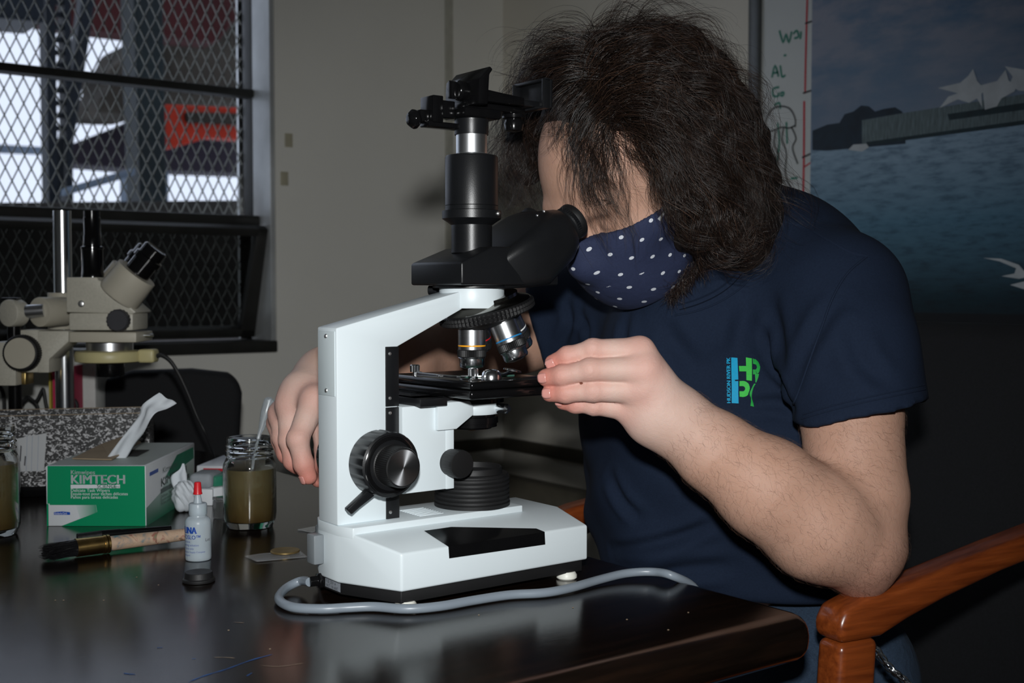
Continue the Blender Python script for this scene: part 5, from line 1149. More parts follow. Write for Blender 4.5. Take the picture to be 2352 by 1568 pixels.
# ---- nails
M_NAIL = mat('finger_nail', rgb(214, 150, 140), .22, var=.03, coat=.4)
def nail(H, nm, side=None, w=.0047, l=.0090):
    pts, rs = H[nm]; a = at(*pts[2]); b = at(*pts[3]); d = b - a; d /= np.linalg.norm(d)
    tocam = CAM - b; tocam /= np.linalg.norm(tocam)
    up_ = V(*side) if side is not None else tocam
    up_ = up_ - d * (up_ @ d); up_ /= np.linalg.norm(up_); s_ = np.cross(d, up_)
    vs_ = []; W, Lq = 7, 7; r = rs[3] * 1.01
    for i in range(Lq):
        t = i / (Lq - 1); c = b + d * (.0046 - l * (1 - t))
        ww = w * (1 - .35 * (abs(t - .45) / .55) ** 3)
        for j in range(W):
            x = (j / (W - 1) - .5) * 2 * ww; o_ = c + s_ * x
            rr_ = rs[3] * (1.0 if t < .8 else 1.0 - .35 * (t - .8))
            vs_.append(o_ + up_ * (math.sqrt(max(0, (rr_ + .0006) ** 2 - x * x)) + .0002))
    fs_ = [(i * W + j, i * W + j + 1, (i + 1) * W + j + 1, (i + 1) * W + j) for i in range(Lq - 1) for j in range(W - 1)]
    o = B().add(vs_, fs_).obj('fingernail', M_NAIL, person, recalc=False, ang=180); so = o.modifiers.new('t', 'SOLIDIFY'); so.thickness = .0006; so.offset = 0
for nm in ('index', 'middle', 'ring'): nail(hand_L, nm)
nail(hand_L, 'pinky', w=.0038, l=.0075)
nail(hand_R, 'index', tuple(-RGT * 1.0 - HOR * .9), w=.0045)
# ---- shirt
S_mid = at(1700, 655, 1.40)
def shirt_sdf(P):
    d = ellip(P, at(1655, 880, 1.38), np.stack([V(.98, .2, 0) / np.linalg.norm([.98, .2]), V(-.2, .98, 0) / np.linalg.norm([.98, .2]), V(0, 0, 1)]), (.118, .185, .235))
    d = smin(d, ellip(P, at(1690, 1190, 1.40), np.stack([V(.98, .2, 0) / np.linalg.norm([.98, .2]), V(-.2, .98, 0) / np.linalg.norm([.98, .2]), V(0, 0, 1)]), (.140, .185, .21)), .06)
    d = smin(d, rcone(P, at(1560, 900, 1.33), at(1560, 1180, 1.35), .075, .085), .06)
    d = smin(d, chain(P, [at(1920, 690, 1.235), at(1800, 640, 1.32), S_mid, at(1560, 690, 1.45), at(1380, 715, 1.50)], [.070, .074, .080, .072, .064], .05), .05)
    d = smin(d, rcone(P, at(1785, 680, 1.36), at(1760, 840, 1.44), .082, .10), .06)
    sl = chain(P, [at(1918, 690, 1.235), at(1950, 800, 1.195), at(1988, 1000, 1.155)], [.069, .0620, .0670], .03)
    # hem of the near sleeve
    h0 = at(1838, 984, 1.13); h1 = at(2134, 916, 1.17); hx = h1 - h0; hx /= np.linalg.norm(hx); view = (h0 + h1) / 2 - CAM; view /= np.linalg.norm(view)
    hn = np.cross(hx, view + V(0, 0, .12)); hn /= np.linalg.norm(hn)
    if hn[2] > 0: hn = -hn
    sl = smax(sl, ((P - h0.astype(np.float32)) @ hn.astype(np.float32)), .004)
    inner = chain(P, [at(1962, 850, 1.185), at(1990, 1040, 1.150)], [.046, .0560], .02)
    sl = smax(sl, -smax(inner, -((P - (h0 - hn * .03).astype(np.float32)) @ hn.astype(np.float32)), .003), .003)
    d = smin(d, sl, .018)
    sr = chain(P, [at(1390, 705, 1.50), at(1300, 742, 1.525), at(1215, 768, 1.535)], [.066, .062, .063], .03)
    rn = at(1215, 768, 1.535) - at(1300, 742, 1.525); rn /= np.linalg.norm(rn)
    sr = smax(sr, (P - at(1245, 760, 1.53).astype(np.float32)) @ rn.astype(np.float32), .004)
    d = smin(d, sr, .02)
    # neck opening
    d = smin(d, chain(P, [at(1520, 800, 1.315), at(1590, 730, 1.305), at(1680, 665, 1.325)], [.062, .064, .066], .03), .04)
    d = smax(d, -rcone(P, at(1640, 585, 1.315), hd_(-.03, -.03, 0), .047, .062), .006)
    # cloth folds
    q = P.astype(np.float32)
    d = d + .0032 * np.sin(26 * q[..., 0] + 34 * q[..., 2] + 3.0 * np.sin(9 * q[..., 1] + 14 * q[..., 2])) * np.clip((1.0 - q[..., 2]) * 4, 0, 1)
    d = d + .0022 * np.sin(60 * q[..., 2] - 48 * q[..., 1] + 2 * np.sin(20 * q[..., 0])) * np.clip((1.06 - q[..., 2]) * 5, .15, 1)
    d = smax(d, (.690 - q[..., 2]), .01)
    return d
lo, hi = bound([at(1380, 700, 1.50), at(1215, 768, 1.535), at(2100, 900, 1.15), at(1690, 1250, 1.40), at(1925, 560, 1.235)], .20)
lo[2] = .68
v, f = surface(shirt_sdf, lo, hi, .0042); v = relax(v, f, 3)
# creases: soft grooves with a raised lip, pressed into the cloth along lines on its surface
_b = BVHTree.FromPolygons([tuple(p) for p in v], [tuple(int(i) for i in q) for q in f])
fn_ = np.cross(v[f[:, 1]] - v[f[:, 0]], v[f[:, 3]] - v[f[:, 0]]); vn = np.zeros_like(v)
for k_ in range(4): np.add.at(vn, f[:, k_], fn_)
vn /= np.linalg.norm(vn, axis=1)[:, None] + 1e-12
def crease(pxs, wd, dp):
    global v
    pts = []
    for p in spline([Vector((a, c, 0)) for a, c in pxs], 10):
        d = ray(p.x, p.y); h = _b.ray_cast(Vector(CAM), Vector(d), 4)
        if h[0] is not None: pts.append(np.array(h[0]))
    if len(pts) < 3: return
    pts = np.array(pts); nr = np.argwhere(((v - pts.mean(0)) ** 2).sum(1) < (np.linalg.norm(pts - pts.mean(0), axis=1).max() + 4 * wd) ** 2)[:, 0]
    a = pts[:-1]; ab = pts[1:] - a; best = np.full(len(nr), 9.0); tb = np.zeros(len(nr))
    for i in range(len(a)):
        t = np.clip(((v[nr] - a[i]) @ ab[i]) / max(1e-12, ab[i] @ ab[i]), 0, 1); dd = np.linalg.norm(v[nr] - a[i] - t[:, None] * ab[i], axis=1); m = dd < best; best[m] = dd[m]; tb[m] = (i + t[m]) / len(a)
    env = np.sin(np.pi * np.clip(tb, .02, .98)) ** .6
    v[nr] += vn[nr] * (env * dp * (-np.exp(-(best / wd) ** 2) + .75 * np.exp(-((best - 2 * wd) / wd) ** 2)))[:, None]
for pxs, wd, dp in (([(1822, 935), (1800, 880), (1775, 820), (1760, 760)], .006, .0055), ([(1826, 940), (1780, 925), (1720, 930)], .006, .005), ([(1826, 880), (1846, 820), (1890, 740), (1930, 690)], .008, .004), 
                    ([(1405, 1262), (1480, 1252), (1560, 1232), (1640, 1200)], .006, .006), ([(1400, 1090), (1430, 1150), (1470, 1190)], .006, .005), ([(1440, 720), (1432, 780), (1438, 840)], .006, .004), ([(1520, 740), (1560, 800), (1600, 850)], .009, .004),
                    ([(1720, 700), (1700, 760), (1690, 810)], .009, .004), ([(1770, 690), (1790, 760), (1800, 830)], .009, .0035), ([(1450, 1340), (1560, 1310), (1680, 1300)], .008, .006), ([(1640, 1000), (1700, 1060), (1740, 1120)], .010, .004), ([(1330, 720), (1350, 760), (1340, 800)], .006, .005), ([(1300, 690), (1310, 740), (1290, 790)], .006, .005), ([(1960, 760), (1980, 830), (2040, 880)], .008, .004)):
    crease(pxs, wd, dp)
sme = to_mesh('tshirt', [(v, f)])
sm_ = bpy.data.materials.new('navy_jersey'); sm_.use_nodes = True; n = N(sm_); bs = n.n['Principled BSDF']
nz = n.noise(n.coord(), 500, 2, .5); big = n.noise(n.coord(), 12, 3)
n.l.new(n.mix(nz, rgb(20, 30, 48), rgb(28, 40, 60)), bs.inputs['Base Color']); bs.inputs['Roughness'].default_value = .9; bs.inputs['Specular IOR Level'].default_value = .2; bs.inputs['Sheen Weight'].default_value = .0
n.l.new(n.bump(n.math('ADD', n.math('MULTIPLY', nz, .25), n.math('MULTIPLY', n.noise(n.coord(), 22, 2, .4, .6), 1.2)), .25, .004), bs.inputs['Normal'])
shirt = link('tshirt', sme, sm_, person, True, 180); shirt['label'] = 'navy blue short-sleeved cotton t-shirt'
shirt_bvh = BVHTree.FromPolygons([tuple(p) for p in v], [tuple(int(i) for i in q) for q in f])
def on_shirt(px, py, lift=.0012):
    d = ray(px, py); d = d / np.linalg.norm(d); h = shirt_bvh.ray_cast(Vector(CAM), Vector(d), 4)
    if h[0] is None: return at(px, py, 1.25)
    return np.array(h[0]) + np.array(h[1] if h[1].dot(Vector(d)) < 0 else -h[1]) * lift
def stitch(pxs, name, r=.0009, m=None, k=8, lift=.0006):
    pts = spline([Vector((px, py, 0)) for px, py in pxs], k); B().tube([on_shirt(p.x, p.y, lift) for p in pts], r, 6, 1).obj(name, m or sm_, shirt)
# collar rib, shoulder seam, sleeve seam and hem stitching
stitch([(1560, 706), (1600, 694), (1640, 676), (1675, 652), (1700, 625)], 'collar_rib', .0035)
stitch([(1550, 724), (1600, 714), (1655, 692), (1705, 658), (1735, 622)], 'collar_seam', .0010)
stitch([(1800, 510), (1850, 524), (1900, 552), (1950, 580), (1990, 590)], 'shoulder_seam', .0014)
stitch([(1990, 590), (1945, 630), (1910, 690), (1885, 760), (1860, 830), (1835, 900), (1822, 930)], 'armhole_seam', .0012)
stitch([(1842, 962), (1900, 945), (1980, 925), (2060, 908), (2124, 894)], 'hem_stitch', .0007); stitch([(1845, 952), (1900, 935), (1980, 915), (2060, 898), (2122, 884)], 'hem_stitch', .0007)
# chest print
PB = mat('print_cyan', rgb(0, 158, 204), .7, var=.04, vscale=400); PG = mat('print_green', rgb(58, 190, 72), .7, var=.04, vscale=400); PG2 = mat('print_dark_green', rgb(24, 158, 62), .7, var=.04, vscale=400)
def lg(x, y): return (1640 + x / 9.8, 800 + y / 9.8)
def logo(quads, m, name, sub=4):
    """quads: list of 4-point cells, each laid on the cloth as a small grid"""
    b_ = B()
    for q in quads:
        q = [V(*p) for p in q]; vs_ = []
        for i in range(sub + 1):
            for j in range(sub + 1):
                u, w = i / sub, j / sub; p = (q[0] * (1 - u) + q[1] * u) * (1 - w) + (q[3] * (1 - u) + q[2] * u) * w
                vs_.append(on_shirt(*lg(p[0], p[1]), .0022))
        b_.add(vs_, [(i * (sub + 1) + j, i * (sub + 1) + j + 1, (i + 1) * (sub + 1) + j + 1, (i + 1) * (sub + 1) + j) for i in range(sub) for j in range(sub)])
    b_.obj(name, m, shirt, smooth=False, recalc=False)
def bowl(cx, cy, ro, ri, a0, a1, n_=9):
    P_ = lambda r_, t: (cx + r_[0] * math.cos(math.radians(t)), cy + r_[1] * math.sin(math.radians(t)))
    ts = [a0 + (a1 - a0) * i / n_ for i in range(n_ + 1)]
    return [[P_(ri, ts[i]), P_(ro, ts[i]), P_(ro, ts[i + 1]), P_(ri, ts[i + 1])] for i in range(n_)]
logo([[(375, 190), (522, 203), (540, 695), (388, 700)], [(388, 700), (465, 700), (465, 728), (389, 728)], [(389, 728), (540, 730), (548, 1235), (398, 1228)]], PB, 'printed_bar')
logo([[(718, 188), (855, 207), (850, 725), (725, 708)], [(555, 385), (722, 383), (722, 505), (565, 505)]], PG, 'printed_letter')
logo([[(876, 210), (905, 216), (905, 334), (878, 330)]] + bowl(895, 402, (163, 186), (82, 68), -84, 62) + [[(872, 460), (935, 464), (960, 575), (875, 575)], [(920, 560), (1015, 565), (1000, 640), (928, 640)], [(928, 640), (1000, 640), (952, 770), (934, 765)]], PG2, 'printed_letter', 2)
logo([[(568, 732), (645, 730), (645, 850), (568, 848)]] + bowl(640, 910, (172, 182), (58, 60), -90, 90, 12) + [[(570, 966), (645, 968), (645, 1092), (572, 1086)]], PG, 'printed_letter', 2)
logo([[(905, 792), (942, 800), (885, 905), (845, 920)], [(845, 920), (885, 905), (850, 1040), (808, 1010)], [(808, 1010), (850, 1040), (848, 1120), (825, 1100)], [(825, 1100), (848, 1120), (888, 1325), (808, 1300)]], PG2, 'printed_stroke', 2)
tv_, tf_ = text_mesh('HUDSON RIVER PK', 100, 0.0)
mxu = max(a for a, c in tv_)
bn_ = B()
for sh_ in (-5, 0, 5): bn_.add([on_shirt(*lg(372 - c * 1.22 - 20 * (a / mxu), 1232 - a / mxu * 1040 + sh_), .0022) for a, c in tv_], tf_)
bn_.obj('printed_name', PB, shirt, smooth=False, recalc=False)
# ---- jeans
def jeans_sdf(P):
    d = None
    for s_ in (-1, 1):
        hip = V(.545, .085 + s_ * .095, .575); kn_ = V(.110, .085 + s_ * .130, .580); an_ = V(.10, .085 + s_ * .13, .10)
        e = chain(P, [hip, kn_, an_], [.098, .070, .055], .03); d = e if d is None else smin(d, e, .03)
    return smin(d, ellip(P, V(.555, .085, .600), I3, (.125, .185, .105)), .05)
v2, f2 = surface(jeans_sdf, (-.02, -.18, .04), (.72, .36, .74), .008); v2 = relax(v2, f2, 2)
dn = bpy.data.materials.new('denim'); dn.use_nodes = True; n = N(dn); bs = n.n['Principled BSDF']
w_ = n.noise(n.mapping(n.coord(), sc=(1, 1, 3)), 420, 2); n.l.new(n.mix(w_, rgb(28, 42, 62), rgb(62, 84, 108)), bs.inputs['Base Color']); bs.inputs['Roughness'].default_value = .9
n.l.new(n.bump(n.noise(n.coord(), 26, 4, .55, 1.2), .5, .006), bs.inputs['Normal'])
jn = link('jeans', to_mesh('jeans', [(v2, f2)]), dn, person, True, 180); jn['label'] = 'dark blue denim jeans'
for s_ in (-1, 1):
    B().prism([(-.12, 0), (.14, 0), (.14, .07), (.05, .10), (-.02, .075), (-.10, .045)], 'y', .085 + s_ * .13 - .045, .085 + s_ * .13 + .045).obj('shoe', mat('dark_shoe', rgb(24, 24, 26), .6), person, bevel=.012, bseg=3)
# ---- face mask: shell lifted off the lower face, polka dots printed in face coordinates
def mask_sdf(P):
    d = smin(head_sdf(P), ellip(P, hd_(.064, -.048, 0), HAX, (.040, .052, .046)), .022) - .0045
    q = (P - HC.astype(np.float32)) @ HAX.astype(np.float32).T
    F_, U_, S_ = q[..., 0], q[..., 1], np.abs(q[..., 2])
    top = U_ - (-.0055 + .03 * np.clip((.02 - S_) / .02, 0, 1) * .2 - .10 * np.clip(S_ - .045, 0, 1))
    bot = -U_ - (.108 - .25 * np.clip(.06 - F_, 0, 1))
    back = -F_ + (-.004 + .26 * np.abs(U_ + .05))
    d = smax(d, top, .003); d = smax(d, bot, .004); d = smax(d, back, .004)
    return smax(d, -(head_sdf(P) - .0015), .0015)
v3, f3 = surface(mask_sdf, *bound([hd_(.15, .02, .09), hd_(-.03, -.15, -.09), hd_(.15, -.15, 0), hd_(-.03, .02, 0), hd_(0, -.15, .09), hd_(.1, 0, -.09)], .012), .0019); v3 = relax(v3, f3, 1, .4)
mk = to_mesh('face_mask', [(v3, f3)])
q = (v3 - HC) @ HAX.T
ang_ = np.arctan2(q[:, 2], q[:, 0] + .02); uu = ang_ * .085; vv_ = q[:, 1] - .25 * np.clip(q[:, 0] - .07, 0, 1) * (q[:, 1] < -.06)
uvl = mk.attributes.new('dot_u', 'FLOAT', 'POINT'); uvl.data.foreach_set('value', uu.astype(np.float32)); uvl = mk.attributes.new('dot_v', 'FLOAT', 'POINT'); uvl.data.foreach_set('value', vv_.astype(np.float32))
mm_ = bpy.data.materials.new('dotted_cotton'); mm_.use_nodes = True; n = N(mm_); bs = n.n['Principled BSDF']
au = n.new('ShaderNodeAttribute', attribute_name='dot_u').outputs['Fac']; av = n.new('ShaderNodeAttribute', attribute_name='dot_v').outputs['Fac']
def dots(ou, ov, pu, pv):
    fu = n.math('SUBTRACT', n.math('FRACT', n.math('ADD', n.math('DIVIDE', au, pu), ou)), .5); fv = n.math('SUBTRACT', n.math('FRACT', n.math('ADD', n.math('DIVIDE', av, pv), ov)), .5)
    du = n.math('MULTIPLY', fu, pu); dv = n.math('MULTIPLY', fv, pv); return n.math('SQRT', n.math('ADD', n.math('MULTIPLY', du, du), n.math('MULTIPLY', dv, dv)))
PU, PV_ = .0245, .0250
dd = n.math('MINIMUM', dots(50.0, 50.0, PU, PV_), dots(50.5, 50.5, PU, PV_))
isd = n.math('LESS_THAN', dd, .0018)
cl_n = n.noise(n.coord(), 700, 2)
n.l.new(n.mix(isd, n.mix(cl_n, rgb(30, 38, 66), rgb(40, 50, 82)), rgb(214, 218, 226)), bs.inputs['Base Color']); bs.inputs['Roughness'].default_value = .85
n.l.new(n.bump(n.noise(n.coord(), 40, 3, .5, 1.2), .4, .003), bs.inputs['Normal'])
mo = link('face_mask', mk, mm_, person, True, 180); mo['label'] = 'navy cloth face mask with small white polka dots'
head_bvh = body_bvh
def head_pt(px, py, lift, fallback):
    d = ray(px, py); d = d / np.linalg.norm(d); h = head_bvh.ray_cast(Vector(CAM), Vector(d), 3)
    return (np.array(h[0]) - d * lift) if h[0] is not None else at(px, py, fallback)
for pts in ([(1512, 505), (1528, 484), (1545, 468), (1562, 455)], [(1585, 578), (1605, 566), (1620, 545)]):
    B().tube([head_pt(px, py, .004, 1.22) for px, py in pts], .0022, 8, 5).obj('ear_loop', mat('white_elastic', rgb(190, 194, 196), .7), mo)
# ---- hair: guide locks, each a bundle of wavy strands (thin three-sided tubes)
M_HAIR = bpy.data.materials.new('brown_hair'); M_HAIR.use_nodes = True; n = N(M_HAIR); bs = n.n['Principled BSDF']
ha = n.new('ShaderNodeAttribute', attribute_name='tone').outputs['Fac']
n.l.new(n.ramp(ha, [(0, rgb(16, 11, 9)), (.5, rgb(40, 28, 22)), (1, rgb(100, 74, 58))]), bs.inputs['Base Color']); bs.inputs['Roughness'].default_value = .34; bs.inputs['Specular IOR Level'].default_value = .6
rng = np.random.RandomState(11)
def cat(pts, n_):
    pts = np.asarray(pts, float); m = len(pts); t = np.linspace(0, m - 1, n_); out = np.empty((n_, 3))
    for k, tt in enumerate(t):
        i = min(int(tt), m - 2); f = tt - i; p0, p1, p2, p3 = pts[max(i - 1, 0)], pts[i], pts[i + 1], pts[min(i + 2, m - 1)]
        out[k] = .5 * (2 * p1 + (p2 - p0) * f + (2 * p0 - 5 * p1 + 4 * p2 - p3) * f * f + (3 * p1 - p0 - 3 * p2 + p3) * f ** 3)
    return out
HV, HF, HT = [], [], []
hcount = 0
def strand(pts, r0, r1, tone):
    global hcount
    n_ = len(pts); d = np.gradient(pts, axis=0); d /= np.linalg.norm(d, axis=1)[:, None] + 1e-9
    ref = np.array([.31, .52, .79]); u = np.cross(d, ref); u /= np.linalg.norm(u, axis=1)[:, None] + 1e-9; w = np.cross(d, u)
    r = np.linspace(r0, r1, n_)[:, None]
    ring_ = np.stack([pts + u * r * math.cos(a) + w * r * math.sin(a) for a in (0, 2.094, 4.189)], 1).reshape(-1, 3)
    i = np.arange(n_ - 1)[:, None] * 3; j = np.arange(3)[None, :]; k = (j + 1) % 3
    fq = np.stack([i + j, i + k, i + 3 + k, i + 3 + j], -1).reshape(-1, 4) + hcount
    HV.append(ring_); HF.append(fq); HT.append(np.full(len(ring_), tone)); hcount += len(ring_)
def lock(g, cnt, rr, rt, wave=.004, freq=3.0, npt=18, rad=.00025, stray=.1, flat=1.0):
    """g: list of (px, py, depth); rr / rt: bundle radius at root / tip. A lock is a few clumps, each curling in its own phase."""
    npt = 24; ctrl = np.array([at(*p) for p in g]); base_ = cat(ctrl, npt); t = np.linspace(0, 1, npt)
    dz = np.gradient(base_, axis=0); dz /= np.linalg.norm(dz, axis=1)[:, None] + 1e-9; L_ = np.linalg.norm(np.diff(base_, axis=0), axis=1).sum()
    e1 = np.cross(dz, V(.2, .5, .8)); e1 /= np.linalg.norm(e1, axis=1)[:, None] + 1e-9; e2 = np.cross(dz, e1)
    ncl = max(2, cnt // 11)
    for c in range(ncl):
        co_ = rng.randn(2) * .75; ph = rng.uniform(0, 6.28); amp = wave * rng.uniform(.5, 1.5); wl = rng.uniform(.060, .115); sgn = rng.choice([-1, 1]); lead_c = rng.uniform(.72, 1.1)
        drift = rng.randn(3) * .006; env = np.clip(t * 2.2, 0, 1) ** .8; k_ = 6.28 * L_ * t / wl
        cb = base_ + (rr + (rt - rr) * t)[:, None] * (e1 * co_[0] + e2 * co_[1]) + (amp * env)[:, None] * (e1 * np.sin(k_ + ph)[:, None] + sgn * e2 * np.cos(k_ + ph)[:, None] * .8) + drift * (t ** 1.5)[:, None]
        for _ in range(max(3, cnt // ncl)):
            o_ = rng.randn(2); sp_ = .0046 * (1 - .5 * t) + .0014
            p = cb + sp_[:, None] * (e1 * o_[0] + e2 * o_[1]) + .0009 * env[:, None] * np.sin(k_ * rng.uniform(.8, 1.2) + rng.uniform(0, 6.28))[:, None] * e1
            if rng.rand() < stray:
                p = p + (t ** 2)[:, None] * rng.randn(3) * .014 + (.005 * env)[:, None] * (e1 * np.sin(k_ * 1.2 + rng.rand() * 6)[:, None] + e2 * np.cos(k_ * 1.1 + rng.rand() * 6)[:, None])
            m = int(npt * min(1, lead_c * rng.uniform(.85, 1.08)))
            strand(p[:max(m, 8)], rad * rng.uniform(.75, 1.2), rad * .18, float(np.clip(rng.beta(2, 3) * .9 + (.3 if rng.rand() < .07 else 0), 0, 1)))
def fan(keys, steps, cnt, rr, rt, **kw):
    for a, b in zip(keys[:-1], keys[1:]):
        n_ = max(len(a), len(b))
        A_ = np.array([np.interp(np.linspace(0, len(a) - 1, n_), np.arange(len(a)), [p[i] for p in a]) for i in range(3)]).T
        B_ = np.array([np.interp(np.linspace(0, len(b) - 1, n_), np.arange(len(b)), [p[i] for p in b]) for i in range(3)]).T
        for s_ in range(steps):
            f_ = (s_ + rng.uniform(-.25, .25)) / steps; g = A_ * (1 - f_) + B_ * f_
            g = g + np.concatenate([np.zeros((1, 3)), rng.randn(n_ - 1, 3) * [9, 9, .006]]) * np.linspace(.3, 1, n_)[:, None]
            lock([tuple(p) for p in g], cnt, rr, rt, **kw)
K = [[(1420, 190, 1.24), (1470, 105, 1.24), (1560, 85, 1.25), (1640, 140, 1.26), (1695, 235, 1.26), (1708, 330, 1.26)],
     [(1430, 200, 1.22), (1500, 125, 1.22), (1590, 145, 1.22), (1675, 225, 1.23), (1735, 325, 1.24), (1775, 430, 1.25)],
     [(1430, 215, 1.20), (1510, 170, 1.195), (1600, 210, 1.19), (1685, 310, 1.20), (1748, 420, 1.21), (1792, 530, 1.23)],
     [(1430, 230, 1.19), (1510, 210, 1.175), (1590, 270, 1.17), (1665, 370, 1.175), (1725, 480, 1.19), (1755, 580, 1.21)],
     [(1425, 240, 1.185), (1490, 240, 1.17), (1560, 310, 1.16), (1625, 410, 1.16), (1680, 510, 1.175), (1710, 600, 1.20)],
     [(1415, 245, 1.185), (1470, 260, 1.17), (1530, 330, 1.155), (1585, 430, 1.155), (1625, 530, 1.165), (1650, 600, 1.19)],
     [(1405, 250, 1.185), (1450, 275, 1.17), (1505, 340, 1.16), (1545, 430, 1.16), (1585, 510, 1.165), (1620, 580, 1.185)]]
fan(K, 5, 76, .010, .013, wave=.010, freq=2.6, npt=18)
fan([[tuple(np.add(p, (-14, 10, .05))) for p in k] for k in K[:4]], 4, 40, .012, .016, wave=.011, freq=2.4)
T_G = [[(1380, 190, 1.25), (1365, 115, 1.26), (1410, 78, 1.27), (1480, 66, 1.28), (1560, 110, 1.29), (1610, 200, 1.30)],
       [(1400, 200, 1.23), (1400, 130, 1.22), (1440, 98, 1.22), (1515, 108, 1.23), (1590, 170, 1.24), (1650, 270, 1.25)],
       [(1400, 210, 1.21), (1410, 165, 1.20), (1460, 145, 1.19), (1535, 175, 1.19), (1600, 250, 1.195), (1650, 350, 1.20)],
       [(1405, 225, 1.195), (1430, 200, 1.18), (1480, 200, 1.17), (1540, 245, 1.165), (1590, 330, 1.165), (1625, 420, 1.17)],
       [(1400, 235, 1.19), (1430, 235, 1.175), (1470, 255, 1.16), (1510, 310, 1.15), (1545, 385, 1.15), (1580, 460, 1.155)]]
fan(T_G, 5, 68, .011, .014, wave=.011, freq=2.4, npt=18, stray=.14)
M_G = [[(1400, 190, 1.25), (1350, 112, 1.25), (1285, 112, 1.27), (1215, 180, 1.29), (1172, 290, 1.31), (1152, 400, 1.32), (1165, 470, 1.32)],
       [(1385, 195, 1.24), (1315, 140, 1.24), (1250, 175, 1.27), (1205, 265, 1.30), (1178, 370, 1.31), (1172, 470, 1.32), (1190, 505, 1.32)],
       [(1375, 205, 1.22), (1300, 175, 1.23), (1250, 225, 1.26), (1222, 310, 1.29), (1206, 410, 1.30), (1212, 500, 1.31)],
       [(1370, 210, 1.215), (1310, 205, 1.215), (1270, 255, 1.23), (1246, 320, 1.27), (1234, 400, 1.30), (1246, 480, 1.32)]]
fan(M_G, 7, 60, .011, .013, wave=.010, freq=2.4, npt=18)
F_G = [[(1375, 200, 1.21), (1320, 215, 1.20), (1285, 250, 1.20), (1268, 290, 1.20), (1268, 330, 1.205)],
       [(1380, 210, 1.20), (1340, 240, 1.19), (1312, 290, 1.185), (1305, 350, 1.185), (1318, 410, 1.185)],
       [(1385, 215, 1.195), (1356, 255, 1.18), (1336, 315, 1.175), (1338, 390, 1.175), (1356, 460, 1.172), (1380, 530, 1.17)],
       [(1392, 222, 1.19), (1372, 280, 1.175), (1362, 350, 1.168), (1376, 430, 1.165), (1402, 500, 1.162), (1440, 565, 1.16)],
       [(1400, 230, 1.188), (1392, 300, 1.17), (1396, 370, 1.162), (1416, 440, 1.16), (1434, 510, 1.158), (1432, 590, 1.155)]]
fan(F_G, 4, 46, .010, .009, wave=.005, freq=2.2, npt=16)
fan([[tuple(np.add(p, (0, 0, .012))) for p in F_G[2]], [tuple(np.add(p, (4, -30, .012))) for p in F_G[4]]], 4, 22, .012, .014, wave=.006, freq=2)
# loose strands across the temple
fan([[(1405, 235, 1.185), (1420, 300, 1.168), (1440, 370, 1.160), (1460, 440, 1.158), (1465, 500, 1.156)], [(1410, 240, 1.185), (1440, 310, 1.165), (1475, 380, 1.158), (1490, 450, 1.156), (1480, 520, 1.156)]], 4, 9, .012, .016, wave=.006, freq=2, rad=.00022)
fan([[(1470, 110, 1.26), (1480, 70, 1.26), (1520, 48, 1.26), (1575, 60, 1.26), (1610, 100, 1.26)], [(1500, 120, 1.24), (1530, 90, 1.24), (1580, 90, 1.24), (1630, 130, 1.24), (1660, 180, 1.24)]], 3, 34, .012, .012, wave=.010, stray=.3)
fan([[(1330, 170, 1.27), (1290, 130, 1.27), (1250, 130, 1.28), (1205, 165, 1.29), (1180, 215, 1.30)], [(1300, 180, 1.25), (1262, 165, 1.255), (1225, 190, 1.27), (1200, 240, 1.28), (1190, 300, 1.29)]], 3, 34, .012, .012, wave=.010, stray=.3)
# eyebrow
for i in range(90):
    f_ = rng.rand(); p0 = hd_(.0905 - .012 * f_ ** 2, .024 + .003 * math.sin(f_ * 3) + rng.randn() * .0022, .012 + .038 * f_); d_ = ES * .8 + EU * rng.uniform(-.1, .5) + rng.randn(3) * .15; t = np.linspace(0, 1, 5)[:, None]
    strand(p0 + d_ * .009 * t, .00018, .00006, .2)
C_G = [[(1500, 330, 1.165), (1540, 410, 1.155), (1570, 490, 1.15), (1615, 555, 1.15), (1675, 580, 1.16), (1728, 556, 1.17)],
       [(1560, 350, 1.16), (1600, 430, 1.15), (1640, 500, 1.145), (1690, 545, 1.15), (1740, 540, 1.16), (1772, 500, 1.18)],
       [(1600, 400, 1.165), (1630, 490, 1.16), (1660, 570, 1.17), (1710, 608, 1.175), (1758, 590, 1.19), (1788, 530, 1.21)]]
fan(C_G, 5, 60, .010, .012, wave=.012, freq=2.6, npt=18)
fan([[(1480, 320, 1.168), (1510, 390, 1.158), (1540, 460, 1.156), (1570, 520, 1.158)], [(1505, 330, 1.163), (1545, 410, 1.152), (1580, 490, 1.15), (1610, 550, 1.155)]], 4, 40, .010, .012, wave=.006, freq=2)
# nape, behind the jaw
fan([[(1620, 430, 1.24), (1650, 520, 1.24), (1650, 600, 1.25)], [(1720, 420, 1.27), (1750, 510, 1.27), (1750, 590, 1.28)]], 6, 45, .02, .02, wave=.011, freq=2)
